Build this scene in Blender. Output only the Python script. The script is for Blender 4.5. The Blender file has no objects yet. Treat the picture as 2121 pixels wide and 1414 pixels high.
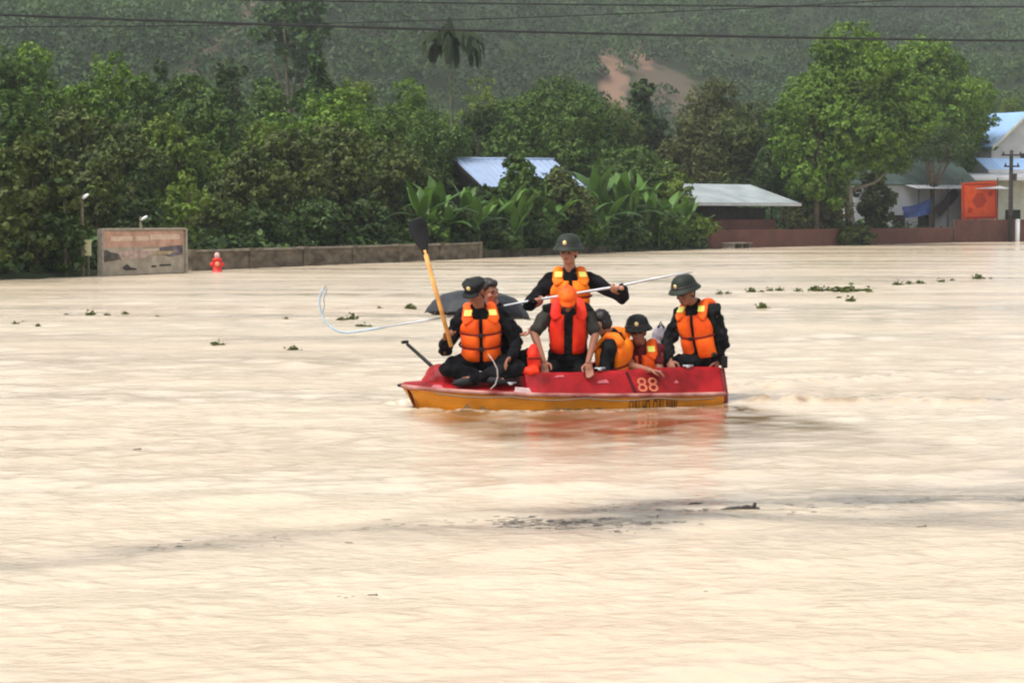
import bpy, bmesh, math
import numpy as np
from mathutils import Vector, Matrix

# ------------------------------------------------------------------ camera, sky, sun, exposure
S = bpy.context.scene
COL = S.collection
FPX, CAM_H, HORIZON = 4300.0, 1.85, 447.0        # focal length in photo pixels, eye height over the water, horizon row
CX, CY = 1060.5, 707.0
PITCH = math.atan((CY - HORIZON) / FPX)
cam_d = bpy.data.cameras.new('camera')
cam_d.sensor_width = 36.0
cam_d.lens = 36.0 * FPX / 2121.0
cam_d.clip_start, cam_d.clip_end = 0.5, 5000
cam = bpy.data.objects.new('camera', cam_d)
COL.objects.link(cam)
cam.location = (0, 0, CAM_H)
cam.rotation_euler = (math.pi / 2 - PITCH, 0, 0)
S.camera = cam

SUN_EL, SUN_AZ = math.radians(62), math.radians(235)   # high sun behind cloud, a little behind the viewer
W = bpy.data.worlds.new('World')
S.world = W
W.use_nodes = True
nt = W.node_tree
for n in list(nt.nodes):
    nt.nodes.remove(n)
sky = nt.nodes.new('ShaderNodeTexSky')
sky.sky_type = 'NISHITA'
sky.sun_disc = False
sky.sun_elevation = SUN_EL
sky.sun_rotation = SUN_AZ
sky.dust_density = 4.0
sky.air_density = 1.0
hs = nt.nodes.new('ShaderNodeHueSaturation')
hs.inputs['Saturation'].default_value = 0.22          # overcast: the blue is washed out
bg = nt.nodes.new('ShaderNodeBackground')
bg.inputs['Strength'].default_value = 0.14
wo = nt.nodes.new('ShaderNodeOutputWorld')
nt.links.new(sky.outputs[0], hs.inputs['Color'])
nt.links.new(hs.outputs[0], bg.inputs['Color'])
nt.links.new(bg.outputs[0], wo.inputs['Surface'])

sun_d = bpy.data.lights.new('sun', 'SUN')
sun_d.energy = 0.9
sun_d.angle = math.radians(16)
sun_d.color = (1.0, 0.94, 0.86)
sun = bpy.data.objects.new('sun', sun_d)
COL.objects.link(sun)
# direction the light travels: from azimuth SUN_AZ (measured like the sky node) downwards
sx, sy = math.sin(SUN_AZ), math.cos(SUN_AZ)
to_sun = Vector((sx * math.cos(SUN_EL), sy * math.cos(SUN_EL), math.sin(SUN_EL)))
sun.rotation_euler = (-to_sun).to_track_quat('-Z', 'Y').to_euler()
sun.location = to_sun * 50

S.view_settings.view_transform = 'Standard'
S.view_settings.look = 'None'
S.view_settings.exposure = 1.05
S.view_settings.gamma = 1.0
S.render.engine = 'CYCLES'
S.cycles.filter_width = 2.1
S.cycles.use_denoising = True
S.cycles.max_bounces = 6
S.cycles.volume_bounces = 0
S.cycles.transparent_max_bounces = 8

HAZE = 0.00034
rng = np.random.default_rng(7)

# ------------------------------------------------------------------ helpers
_cp, _sp = math.cos(PITCH), math.sin(PITCH)
def ray(px, py):
    a, b = (px - CX) / FPX, (CY - py) / FPX
    return np.array([a, _cp + b * _sp, -_sp + b * _cp])
def P(px, py, Y):
    """world point at depth Y seen at that photo pixel"""
    d = ray(px, py)
    return np.array([0, 0, CAM_H]) + d * (Y / d[1])
def G(px, py, z=0.0):
    d = ray(px, py)
    return np.array([0, 0, CAM_H]) + d * ((z - CAM_H) / d[2])

def V(*a):
    return np.array(a, float)
def unit(v):
    v = np.asarray(v, float)
    return v / (np.linalg.norm(v) + 1e-12)

def mat(name, col=(0.5, 0.5, 0.5), rough=0.8, spec=0.3, metal=0.0, var=0.12, vscale=6.0, bump=0.0, bscale=40.0, col2=None, stretch=(1, 1, 1), sheen=0.0):
    m = bpy.data.materials.new(name)
    m.use_nodes = True
    t = m.node_tree
    b = t.nodes['Principled BSDF']
    b.inputs['Roughness'].default_value = rough
    b.inputs['Metallic'].default_value = metal
    b.inputs['Specular IOR Level'].default_value = spec
    if sheen:
        b.inputs['Sheen Weight'].default_value = sheen
    tc = t.nodes.new('ShaderNodeTexCoord')
    mp = t.nodes.new('ShaderNodeMapping')
    mp.inputs['Scale'].default_value = stretch
    t.links.new(tc.outputs['Object'], mp.inputs['Vector'])
    nz = t.nodes.new('ShaderNodeTexNoise')
    nz.inputs['Scale'].default_value = vscale
    nz.inputs['Detail'].default_value = 5
    t.links.new(mp.outputs[0], nz.inputs['Vector'])
    rp = t.nodes.new('ShaderNodeValToRGB')
    c = np.array(col[:3])
    c2 = np.array(col2) if col2 is not None else np.clip(c * (1 + var) + 0.02 * var, 0, 1)
    c1 = np.clip(c * (1 - var), 0, 1)
    rp.color_ramp.elements[0].position, rp.color_ramp.elements[1].position = 0.33, 0.68
    rp.color_ramp.elements[0].color = (*c1, 1)
    rp.color_ramp.elements[1].color = (*c2, 1)
    t.links.new(nz.outputs['Fac'], rp.inputs['Fac'])
    t.links.new(rp.outputs['Color'], b.inputs['Base Color'])
    if bump:
        n2 = t.nodes.new('ShaderNodeTexNoise')
        n2.inputs['Scale'].default_value = bscale
        n2.inputs['Detail'].default_value = 4
        t.links.new(mp.outputs[0], n2.inputs['Vector'])
        bp = t.nodes.new('ShaderNodeBump')
        bp.inputs['Strength'].default_value = bump
        bp.inputs['Distance'].default_value = 0.02
        t.links.new(n2.outputs['Fac'], bp.inputs['Height'])
        t.links.new(bp.outputs[0], b.inputs['Normal'])
    return m

def leaf_mat(name, dark, light, rough=0.55, trans=0.25):
    """foliage: leaves of one plant differ in tint leaf by leaf ('tint' is a per-leaf random value)"""
    m = bpy.data.materials.new(name)
    m.use_nodes = True
    t = m.node_tree
    b = t.nodes['Principled BSDF']
    b.inputs['Roughness'].default_value = rough
    b.inputs['Specular IOR Level'].default_value = 0.25
    at = t.nodes.new('ShaderNodeAttribute')
    at.attribute_name = 'tint'
    rp = t.nodes.new('ShaderNodeValToRGB')
    rp.color_ramp.elements[0].color = (*dark, 1)
    rp.color_ramp.elements[1].color = (*light, 1)
    t.links.new(at.outputs['Fac'], rp.inputs['Fac'])
    t.links.new(rp.outputs[0], b.inputs['Base Color'])
    tr = t.nodes.new('ShaderNodeBsdfTranslucent')
    t.links.new(rp.outputs[0], tr.inputs['Color'])
    mx = t.nodes.new('ShaderNodeMixShader')
    mx.inputs[0].default_value = trans
    t.links.new(b.outputs[0], mx.inputs[1])
    t.links.new(tr.outputs[0], mx.inputs[2])
    t.links.new(mx.outputs[0], t.nodes['Material Output'].inputs['Surface'])
    return m

def tag(o, label=None, cat=None, group=None, kind=None):
    if label: o['label'] = label
    if cat: o['category'] = cat
    if group: o['group'] = group
    if kind: o['kind'] = kind
    return o
def thing(name, loc, label, cat, group=None):
    o = bpy.data.objects.new(name, None)
    COL.objects.link(o)
    o.location = tuple(loc)
    o.empty_display_size = 0.2
    return tag(o, label, cat, group)
def copy_tree(o, parent=None):
    c = o.copy()
    COL.objects.link(c)
    if parent is not None:
        c.parent = parent
    for ch in list(o.children):
        copy_tree(ch, c)
    return c

def origin_of(o):
    p = np.zeros(3)
    while o is not None:
        p += np.array(o.location)
        o = o.parent
    return p

def link_mesh(me, name, m, parent=None, smooth=False):
    if m is not None:
        for x in (m if isinstance(m, (list, tuple)) else [m]):
            me.materials.append(x)
    if smooth:
        me.polygons.foreach_set('use_smooth', np.ones(len(me.polygons), bool))
    o = bpy.data.objects.new(name, me)
    COL.objects.link(o)
    if parent is not None:
        o.parent = parent
    return o

def np_mesh(name, verts, quads, tint=None):
    """fast mesh of quads (n,4) or tris (n,3)"""
    verts = np.asarray(verts, np.float32); quads = np.asarray(quads, np.int32)
    me = bpy.data.meshes.new(name)
    k = quads.shape[1]
    me.vertices.add(len(verts)); me.vertices.foreach_set('co', verts.ravel())
    me.loops.add(quads.size); me.loops.foreach_set('vertex_index', quads.ravel())
    me.polygons.add(len(quads)); me.polygons.foreach_set('loop_start', np.arange(0, quads.size, k, dtype=np.int32))
    me.update(calc_edges=True)
    if tint is not None:
        a = me.attributes.new('tint', 'FLOAT', 'FACE')
        a.data.foreach_set('value', np.asarray(tint, np.float32))
    return me

class MB:
    """collects closed shapes in world coordinates"""
    def __init__(s):
        s.v, s.f = [], []
    def add(s, vs, fs):
        b = len(s.v)
        s.v.extend([tuple(map(float, x)) for x in vs])
        s.f.extend([tuple(b + i for i in f) for f in fs])
        return s
    def box(s, c, h, ax=None):
        """centre, half sizes, axes as rows"""
        ax = np.eye(3) if ax is None else np.asarray(ax)
        c = np.asarray(c, float)
        vs = [c + ax[0] * h[0] * i + ax[1] * h[1] * j + ax[2] * h[2] * k for i in (-1, 1) for j in (-1, 1) for k in (-1, 1)]
        return s.add(vs, [(0, 1, 3, 2), (4, 6, 7, 5), (0, 4, 5, 1), (2, 3, 7, 6), (0, 2, 6, 4), (1, 5, 7, 3)])
    def tube(s, pts, rad, n=10, flat=None, cap=True):
        """round tube along pts; flat=(side vector, factor) squashes it across that vector's normal"""
        pts = [np.asarray(p, float) for p in pts]
        rad = [rad] * len(pts) if np.isscalar(rad) else rad
        t0 = unit(pts[1] - pts[0])
        ref = np.array([0, 0, 1.0]) if abs(t0[2]) < 0.9 else np.array([1.0, 0, 0])
        u = unit(np.cross(t0, ref))
        rings = []
        for i, p in enumerate(pts):
            t = unit(pts[min(i + 1, len(pts) - 1)] - pts[max(i - 1, 0)])
            u = unit(u - t * np.dot(u, t))
            w = np.cross(t, u)
            ring = []
            for k in range(n):
                a = 2 * math.pi * k / n
                d = u * math.cos(a) + w * math.sin(a)
                if flat is not None:
                    fv = unit(flat[0]); d = d - fv * np.dot(d, fv) * (1 - flat[1])
                ring.append(p + d * rad[i])
            rings.append(ring)
        vs = [x for r in rings for x in r]
        fs = []
        for i in range(len(pts) - 1):
            for k in range(n):
                a, b = i * n + k, i * n + (k + 1) % n
                fs.append((a, b, b + n, a + n))
        if cap:
            fs.append(tuple(range(n - 1, -1, -1)))
            fs.append(tuple((len(pts) - 1) * n + k for k in range(n)))
        return s.add(vs, fs)
    def ell(s, c, r, ax=None, nu=14, nv=9):
        ax = np.eye(3) if ax is None else np.asarray(ax)
        c = np.asarray(c, float)
        r = (r, r, r) if np.isscalar(r) else r
        vs = [c + ax[2] * r[2]]
        for j in range(1, nv):
            a = math.pi * j / nv
            for i in range(nu):
                b = 2 * math.pi * i / nu
                vs.append(c + ax[0] * r[0] * math.sin(a) * math.cos(b) + ax[1] * r[1] * math.sin(a) * math.sin(b) + ax[2] * r[2] * math.cos(a))
        vs.append(c - ax[2] * r[2])
        fs = []
        for i in range(nu):
            fs.append((0, 1 + i, 1 + (i + 1) % nu))
            for j in range(nv - 2):
                a, b = 1 + j * nu + i, 1 + j * nu + (i + 1) % nu
                fs.append((a, a + nu, b + nu, b))
            o = 1 + (nv - 2) * nu
            fs.append((o + i, len(vs) - 1, o + (i + 1) % nu))
        return s.add(vs, fs)
    def cone(s, a, b, ra, rb, n=12):
        """capsule limb: tapered tube with round joints"""
        s.tube([a, b], [ra, rb], n)
        s.ell(a, ra, nu=n, nv=8); s.ell(b, rb, nu=n, nv=8)
        return s
    def loft(s, rings, cap=True, closed=True):
        n = len(rings[0])
        vs = [x for r in rings for x in r]
        fs = []
        for i in range(len(rings) - 1):
            for k in range(n if closed else n - 1):
                a, b = i * n + k, i * n + (k + 1) % n
                fs.append((a, b, b + n, a + n))
        if cap:
            fs.append(tuple(range(n - 1, -1, -1)))
            fs.append(tuple((len(rings) - 1) * n + k for k in range(n)))
        return s.add(vs, fs)
    def lathe(s, prof, c, ax=None, n=28, squash=(1, 1)):
        """profile [(r,h)] round axis 2 of ax"""
        ax = np.eye(3) if ax is None else np.asarray(ax)
        c = np.asarray(c, float)
        rings = []
        for r, h in prof:
            rings.append([c + ax[0] * r * squash[0] * math.cos(2 * math.pi * k / n) + ax[1] * r * squash[1] * math.sin(2 * math.pi * k / n) + ax[2] * h for k in range(n)])
        return s.loft(rings)
    def prism(s, poly, d):
        """polygon (world points) pushed by vector d"""
        n = len(poly)
        poly = [np.asarray(p, float) for p in poly]
        d = np.asarray(d, float)
        vs = poly + [p + d for p in poly]
        fs = [tuple(range(n - 1, -1, -1)), tuple(range(n, 2 * n))]
        fs += [(i, (i + 1) % n, (i + 1) % n + n, i + n) for i in range(n)]
        return s.add(vs, fs)
    def mesh(s, name, origin=(0, 0, 0), fix=True):
        me = bpy.data.meshes.new(name)
        o = np.asarray(origin, float)
        me.from_pydata([tuple(np.asarray(v) - o) for v in s.v], [], s.f)
        if fix:
            bm = bmesh.new(); bm.from_mesh(me)
            bmesh.ops.recalc_face_normals(bm, faces=bm.faces)
            bm.to_mesh(me); bm.free()
        me.update()
        return me
    def build(s, name, m, parent=None, smooth=False, bevel=0.0):
        me = s.mesh(name, origin_of(parent) if parent is not None else (0, 0, 0))
        if bevel:
            bm = bmesh.new(); bm.from_mesh(me)
            bmesh.ops.bevel(bm, geom=list(bm.edges), offset=bevel, segments=2, affect='EDGES', profile=0.5)
            bm.to_mesh(me); bm.free()
        return link_mesh(me, name, m, parent, smooth)
    def remesh(s, name, m, parent, voxel=0.008, it=4, fac=0.5, wrinkle=0.0, wl=0.09, seed=0, wdir=None):
        """union of the shapes as ONE continuous surface"""
        me = s.mesh(name, origin_of(parent))
        o = bpy.data.objects.new('tmp', me)
        COL.objects.link(o)
        r = o.modifiers.new('r', 'REMESH'); r.mode = 'VOXEL'; r.voxel_size = voxel; r.adaptivity = 0
        if it:
            q = o.modifiers.new('s', 'SMOOTH'); q.iterations = it; q.factor = fac
        dg = bpy.context.evaluated_depsgraph_get()
        dg.update()
        me2 = bpy.data.meshes.new_from_object(o.evaluated_get(dg))
        me2.name = name
        bpy.data.objects.remove(o); bpy.data.meshes.remove(me)
        if wrinkle:
            n = len(me2.vertices)
            co = np.empty(n * 3, np.float32); me2.vertices.foreach_get('co', co); co = co.reshape(-1, 3)
            no = np.empty(n * 3, np.float32); me2.vertices.foreach_get('normal', no); no = no.reshape(-1, 3)
            g = np.random.default_rng(seed)
            h = np.zeros(n)
            for k in range(9):
                d = unit(g.normal(size=3)); lam = wl * g.uniform(0.6, 1.8)
                ph = g.uniform(0, 6.28); d2 = unit(g.normal(size=3))
                h += np.sin(co @ d * 2 * math.pi / lam + ph + 1.3 * np.sin(co @ d2 * 2 * math.pi / (lam * 2.3)))
            co = co + no * (h / 3.0 * wrinkle)[:, None]
            me2.vertices.foreach_set('co', co.astype(np.float32).ravel())
            me2.update()
        return link_mesh(me2, name, m, parent, True)

# ------------------------------------------------------------------ terrain
# far water line: photo columns and rows (the bank runs away from the viewer towards one side)
WL_X = [0, 200, 400, 700, 990, 1250, 1480, 1800, 2121]
WL_Y = [581, 573, 561, 548, 535.5, 524, 515.5, 506, 500]
WL_D = [float(G(x, y)[1]) for x, y in zip(WL_X, WL_Y)]
def D(px):
    if px < 0: return WL_D[0] + px * 0.02
    if px > 2121: return WL_D[-1] + (px - 2121) * 0.03
    return float(np.interp(px, WL_X, WL_D))
BX = [-200, -80, -30] + [float(G(x, y)[0]) for x, y in zip(WL_X, WL_Y)] + [60, 120, 400]
BY = [25, 35, 46] + WL_D + [166, 186, 220]

def tnoise(x, y):
    return (np.sin(x * 0.021 + 1.3) * np.cos(y * 0.017 - 0.4) + 0.5 * np.sin(x * 0.053 - y * 0.031) + 0.25 * np.sin(x * 0.11 + y * 0.09 + 2))
def terrain(x, y):
    x = np.asarray(x, float); y = np.asarray(y, float)
    d = (y - np.interp(x, BX, BY)) * 0.85
    z = np.where(d < 0, np.maximum(-1.6, 0.16 * d - 0.05), np.minimum(0.1 * d - 0.05, 0.45))
    z = z + 0.022 * np.clip(d - 6, 0, 130) + 0.10 * tnoise(x, y) * np.clip(d / 20, 0, 1)
    dh = (y - np.minimum(np.interp(x, BX, BY), 112)) * 0.85
    e = np.clip(dh - 125, 0, 270)
    hill = 0.235 * e + np.clip(e / 60, 0, 1) * 5.0 * tnoise(x * 0.9, y * 0.9)
    return z + hill
def tz(x, y):
    return float(terrain(x, y))

def grid(xs, ys, zf):
    X, Y = np.meshgrid(xs, ys)
    Z = zf(X, Y)
    v = np.stack([X, Y, Z], -1).reshape(-1, 3)
    nx, ny = len(xs), len(ys)
    i = np.arange(nx * ny).reshape(ny, nx)
    q = np.stack([i[:-1, :-1], i[:-1, 1:], i[1:, 1:], i[1:, :-1]], -1).reshape(-1, 4)
    return v, q

def hit(px, py, y0=150.0, y1=900.0):
    """where the sight line through a photo pixel meets the terrain"""
    d = ray(px, py)
    for Y in np.linspace(y0, y1, 1500):
        p = np.array([0, 0, CAM_H]) + d * (Y / d[1])
        if terrain(p[0], p[1]) > p[2]:
            return p
    return p

SCARS = [(1268, 148, 2.3, 7.5, .9), (1266, 190, 1.4, 6, .8), (1328, 122, 2.2, 5.0, 0.8), (1350, 165, 3.6, 7, .19), (1395, 178, 4.2, 8, .17), (1420, 205, 3, 6, .14), (488, 60, .8, 20, .26), (488, 120, .7, 9, .22)]
SC = [(hit(a, b), w, h, k) for a, b, w, h, k in SCARS]
def soil(x, y):
    s = np.zeros_like(x)
    for p, w, h, k in SC:
        r = np.sqrt(((x - p[0]) / w) ** 2 + ((y - p[1]) / (h * 2.4)) ** 2) + 0.18 * np.sin(x * 1.1 + y * 0.5) + 0.12 * np.sin(x * 2.3 - y * 0.9)
        s = np.maximum(s, k * np.clip((1.15 - r) * 3, 0, 1))
    return s
ys = np.concatenate([np.linspace(-40, 40, 15), np.linspace(43, 180, 90), np.linspace(181, 460, 260), np.linspace(464, 700, 60), np.linspace(710, 800, 6)])
xs = np.concatenate([np.linspace(-260, -95, 20), np.linspace(-92, 140, 230), np.linspace(145, 330, 24)])
v, q = grid(xs, ys, terrain)
me = np_mesh('ground', v, q)
a = me.attributes.new('soil', 'FLOAT', 'POINT')
a.data.foreach_set('value', soil(v[:, 0], v[:, 1]).astype(np.float32))
gm = mat('ground_grass', (0.020, 0.032, 0.012), 0.95, 0.1, var=0.3, vscale=0.3, col2=(0.036, 0.050, 0.018))
t = gm.node_tree
at = t.nodes.new('ShaderNodeAttribute'); at.attribute_name = 'soil'
mx = t.nodes.new('ShaderNodeMix'); mx.data_type = 'RGBA'
src = t.nodes['Principled BSDF'].inputs['Base Color'].links[0].from_socket
cr = t.nodes.new('ShaderNodeValToRGB')
cr.color_ramp.elements[0].color = (0.075, 0.06, 0.04, 1); cr.color_ramp.elements[0].position = 0.15
cr.color_ramp.elements[1].color = (0.175, 0.108, 0.072, 1); cr.color_ramp.elements[1].position = 0.75
sc2 = t.nodes.new('ShaderNodeMath'); sc2.operation = 'MULTIPLY'; sc2.inputs[1].default_value = 6.0; sc2.use_clamp = True
t.links.new(at.outputs['Fac'], cr.inputs['Fac'])
t.links.new(at.outputs['Fac'], sc2.inputs[0])
t.links.new(sc2.outputs[0], mx.inputs[0])
t.links.new(src, mx.inputs[6]); t.links.new(cr.outputs[0], mx.inputs[7])
t.links.new(mx.outputs[2], t.nodes['Principled BSDF'].inputs['Base Color'])
ground = link_mesh(me, 'ground', gm, None, True)
tag(ground, 'grassy bank rising to a wooded hillside with bare soil scars', 'ground', kind='structure')

# ------------------------------------------------------------------ boat frame (needed by the water too)
B0 = V(1.90, 21.14, 0.0)                         # middle of the transom at the water line
BF = unit(V(-math.cos(math.radians(19)), -math.sin(math.radians(19)), 0))   # towards the bow
BN = V(-BF[1], BF[0], 0); BN = BN if BN[1] < 0 else -BN                      # towards the viewer's side
BL = 3.12
def Wb(t, q, z):
    return B0 + BF * t + BN * q + V(0, 0, z)
def bm_half(t):
    """half beam at the rail"""
    return float(np.interp(t, [0, .5, 1.2, 1.9, 2.4, 2.8, 3.0, 3.12], [.64, .68, .70, .68, .58, .40, .25, .12]))

# ------------------------------------------------------------------ water: one sheet, real waves near, bump for the finest ripples
def fbm(x, y, seed, lam, octv=4):
    g = np.random.default_rng(seed)
    h = np.zeros_like(x); amp = 1.0; tot = 0
    for o in range(octv):
        for k in range(3):
            a = g.uniform(0, 6.28); ph = g.uniform(0, 6.28); a2 = g.uniform(0, 6.28); ph2 = g.uniform(0, 6.28)
            L = lam * g.uniform(.7, 1.4)
            h += amp * np.sin(2 * math.pi / L * (x * math.cos(a) + y * math.sin(a)) + ph + 1.6 * np.sin(2 * math.pi / (L * 1.9) * (x * math.cos(a2) + y * math.sin(a2)) + ph2)) / 3
        tot += amp; amp *= 0.55; lam *= 0.5
    return h / tot
ny, nx = 1400, 620
yy = np.concatenate([np.linspace(-30, 3.2, 14), 3.6 * np.exp(np.linspace(0, math.log(260 / 3.6), ny))])
uu = np.concatenate([np.linspace(-1.6, -.36, 24), np.linspace(-.34, .34, nx), np.linspace(.36, 1.9, 26)])
Yg = np.repeat(yy[:, None], len(uu), 1)
Xg = uu[None, :] * np.maximum(Yg, 6.0)
near = (Yg > 3.5)
lod = np.clip(1.2 - Yg / 160, 0.25, 1)
calm = 0.55 + 0.45 * fbm(Xg * 0.35, Yg, 3, 14, 3)
g = np.random.default_rng(11)
Z = np.zeros_like(Xg)
cell = Yg * 0.0031                                           # mesh step: drop waves it cannot carry
for k in range(46):
    lam = 0.11 * (1.5 / 0.11) ** (k / 45.0)
    th = math.pi / 2 + g.normal(0, 0.55)                     # crests mostly across the view
    ph, ph2 = g.uniform(0, 6.28, 2)
    amp = 0.0024 * lam ** 0.75 * np.clip((lam / (cell * 2.4 + 1e-6)) - 1, 0, 1)
    warp = 1.4 * np.sin(2 * math.pi * (Xg * 0.23 - Yg * 0.11) / (lam * 3.1 + .5) + ph2) + 1.1 * np.sin(2 * math.pi * (Xg * 0.13 + Yg * 0.31) / (lam * 2.3 + .4) + ph)
    Z += amp * np.sin(2 * math.pi / lam * (Xg * math.cos(th) + Yg * math.sin(th)) + ph + warp)
Z *= (0.55 + 0.9 * np.clip(calm, 0, 1)) * near
_tb = (Xg - B0[0]) * BF[0] + (Yg - B0[1]) * BF[1]; _qb = (Xg - B0[0]) * BN[0] + (Yg - B0[1]) * BN[1]
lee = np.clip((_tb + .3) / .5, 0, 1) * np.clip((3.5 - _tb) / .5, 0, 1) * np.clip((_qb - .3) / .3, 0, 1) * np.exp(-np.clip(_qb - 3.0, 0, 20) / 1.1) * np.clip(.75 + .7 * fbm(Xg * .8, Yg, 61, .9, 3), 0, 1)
Z *= 1 - .75 * lee
slick = np.clip((_tb + .5) / .6, 0, 1) * np.clip((3.6 - _tb) / .6, 0, 1) * np.clip((_qb - .3) / .3, 0, 1) * np.exp(-np.clip(_qb - 2.2, 0, 20) / 2.4) * np.clip(.75 + .9 * fbm(Xg * .5, Yg * 1.5, 83, .8, 3), 0, 1)
Z *= 1 - .7 * slick
# wind lane: a rougher dirty band that crosses the water in front of the boat
band_pts = [G(-200, 1185), G(0, 1166), G(400, 1128), G(700, 1104), G(1100, 1078), G(1500, 1056), G(1800, 1048), G(2121, 1035), G(2500, 1015)]
bandy = np.interp(Xg, [p[0] for p in band_pts], [p[1] for p in band_pts])
bw = 0.38 + 0.75 * np.clip((Xg + 1.0) / 4.0, 0, 1)
lane = np.exp(-((Yg - bandy) / bw) ** 2) * (1 + .6 * np.exp(-((Xg - .9) / .9) ** 2)) * np.clip(0.55 + 1.0 * fbm(Xg * 0.6, Yg * 1.6, 23, 1.6, 4), 0, 1) * (0.55 + 0.45 * np.clip((Xg + 2.5) / 3, 0, 1))
Z += lane * 0.007 * fbm(Xg, Yg * 1.4, 29, 0.22, 3) * near
# boat disturbance
dx, dy = Xg - B0[0], Yg - B0[1]
tb = dx * BF[0] + dy * BF[1]
qb = dx * BN[0] + dy * BN[1]
hb = np.interp(tb, [-.1, 0, .5, 1.2, 1.9, 2.4, 2.8, 3.0, 3.3], [.6, .60, .64, .66, .64, .54, .36, .16, 0])
gap = np.abs(qb) - hb
along = np.clip((tb + .2) / .4, 0, 1) * np.clip((3.35 - tb) / .25, 0, 1)
chop = fbm(Xg, Yg, 31, 0.30, 3)
bow = along * np.exp(-((gap - 0.30 - 0.14 * np.clip(3.0 - tb, 0, 3)) / (0.16 + .05 * np.clip(2.9 - tb, 0, 3))) ** 2) * np.clip(0.35 + 0.3 * tb, 0, 1)
foam_b = along * np.exp(-((gap - 0.24 - 0.05 * np.clip(3.0 - tb, 0, 3)) / (0.13 + .03 * np.clip(2.9 - tb, 0, 3))) ** 2) * np.clip(0.2 + 0.45 * tb, 0, 1)
Z += bow * (0.022 + 0.03 * chop)
Z -= along * 0.02 * np.exp(-(gap / .2) ** 2)
foam = 1.35 * foam_b * np.clip(0.35 + 1.8 * fbm(Xg, Yg * .8, 37, 0.20, 3), 0, 1) * np.clip((tb - .6) / 0.8, 0.1, 1)
# wake spreading from the stern towards one side
sw = -tb
wv = np.clip(sw / .3, 0, 1) * np.exp(-np.clip(sw - .5, 0, 30) / 4.5)
arm1 = wv * np.exp(-((qb - (.55 + .36 * sw)) / (.10 + .04 * sw)) ** 2)
arm2 = wv * np.exp(-((qb + (.55 + .36 * sw)) / (.10 + .04 * sw)) ** 2)
wash = np.clip(sw / .2, 0, 1) * np.exp(-np.clip(sw - .3, 0, 30) / 1.8) * np.exp(-(qb / (.55 + .22 * sw)) ** 2)
Z += (arm1 + arm2) * (0.06 + .045 * chop)
silt_w = np.clip(arm1 * 1.9 + wash * 1.1, 0, 1) + wash * 0.06 * fbm(Xg, Yg, 41, 0.34, 3)
foam = np.clip(foam, 0, 1); foam = np.maximum(foam, wash * np.clip(.2 + 1.1 * fbm(Xg, Yg, 43, .3, 3), 0, 1) * .3)
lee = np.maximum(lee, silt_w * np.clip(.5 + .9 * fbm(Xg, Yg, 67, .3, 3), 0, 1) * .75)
foam = np.maximum(foam, .2 * arm1 * np.clip(.3 + .9 * fbm(Xg, Yg, 47, .22, 3), 0, 1) * .6)
# a few standing humps of current
for (px, py, hgt, wx, wy) in [(612, 757, .05, .22, .35), (470, 762, .02, .3, .4), (1640, 800, .03, .25, .4)]:
    p = G(px, py)
    Z += hgt * np.exp(-((Xg - p[0]) / wx) ** 2 - ((Yg - p[1]) / wy) ** 2)
ruff = np.clip(.5 + .9 * fbm(Xg * .16, Yg * .9, 71, 5.5, 5) + .25 * np.clip((Yg - 30) / 60, -.5, 1) * fbm(Xg * .12, Yg * .5, 73, 7, 4), 0, 1)
# silt: broad streaks of slightly different mud load
silt = 0.5 + 0.5 * fbm(Xg * 0.22, Yg * 0.8, 53, 7.0, 4)
inside = (gap < -0.03) & (tb > 0.02) & (tb < 3.0)
Z = np.where(inside, np.minimum(Z, 0) - 0.12, Z)              # hollow under the hull so that no water shows in the boat
v = np.stack([Xg, Yg, Z], -1).reshape(-1, 3)
i = np.arange(Xg.size).reshape(Xg.shape)
q = np.stack([i[:-1, :-1], i[:-1, 1:], i[1:, 1:], i[1:, :-1]], -1).reshape(-1, 4)
me = np_mesh('water', v, q)
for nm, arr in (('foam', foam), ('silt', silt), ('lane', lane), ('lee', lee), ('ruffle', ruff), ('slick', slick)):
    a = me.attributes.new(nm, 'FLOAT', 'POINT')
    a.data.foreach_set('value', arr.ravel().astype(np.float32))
wm = bpy.data.materials.new('flood_water')
wm.use_nodes = True
t = wm.node_tree
b = t.nodes['Principled BSDF']
b.inputs['IOR'].default_value = 1.33
b.inputs['Specular IOR Level'].default_value = 0.5
def attr(n):
    x = t.nodes.new('ShaderNodeAttribute'); x.attribute_name = n; return x.outputs['Fac']
def mixc(f, a, bb):
    x = t.nodes.new('ShaderNodeMix'); x.data_type = 'RGBA'
    if hasattr(f, 'node'): t.links.new(f, x.inputs[0])
    else: x.inputs[0].default_value = f
    for k, c in ((6, a), (7, bb)):
        if hasattr(c, 'node'): t.links.new(c, x.inputs[k])
        else: x.inputs[k].default_value = (*c, 1)
    return x.outputs[2]
mud = mixc(attr('silt'), (0.515, 0.398, 0.274), (0.585, 0.500, 0.368))
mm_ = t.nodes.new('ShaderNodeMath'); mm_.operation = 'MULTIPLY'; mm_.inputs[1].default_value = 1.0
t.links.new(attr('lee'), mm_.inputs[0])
mud = mixc(mm_.outputs[0], mud, (0.17, 0.085, 0.028))      # brown hull reflection painted in along the boat, plus stirred silt in the wake
mud = mixc(attr('lane'), mud, (0.14, 0.12, 0.09))
mud = mixc(attr('foam'), mud, (0.78, 0.69, 0.50))
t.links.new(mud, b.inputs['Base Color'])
tc = t.nodes.new('ShaderNodeTexCoord')
mp = t.nodes.new('ShaderNodeMapping'); mp.inputs['Scale'].default_value = (0.75, 1.25, 1)
t.links.new(tc.outputs['Object'], mp.inputs['Vector'])
n1 = t.nodes.new('ShaderNodeTexNoise'); n1.inputs['Scale'].default_value = 8.0; n1.inputs['Detail'].default_value = 6; n1.inputs['Roughness'].default_value = 0.55
t.links.new(mp.outputs[0], n1.inputs['Vector'])
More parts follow.
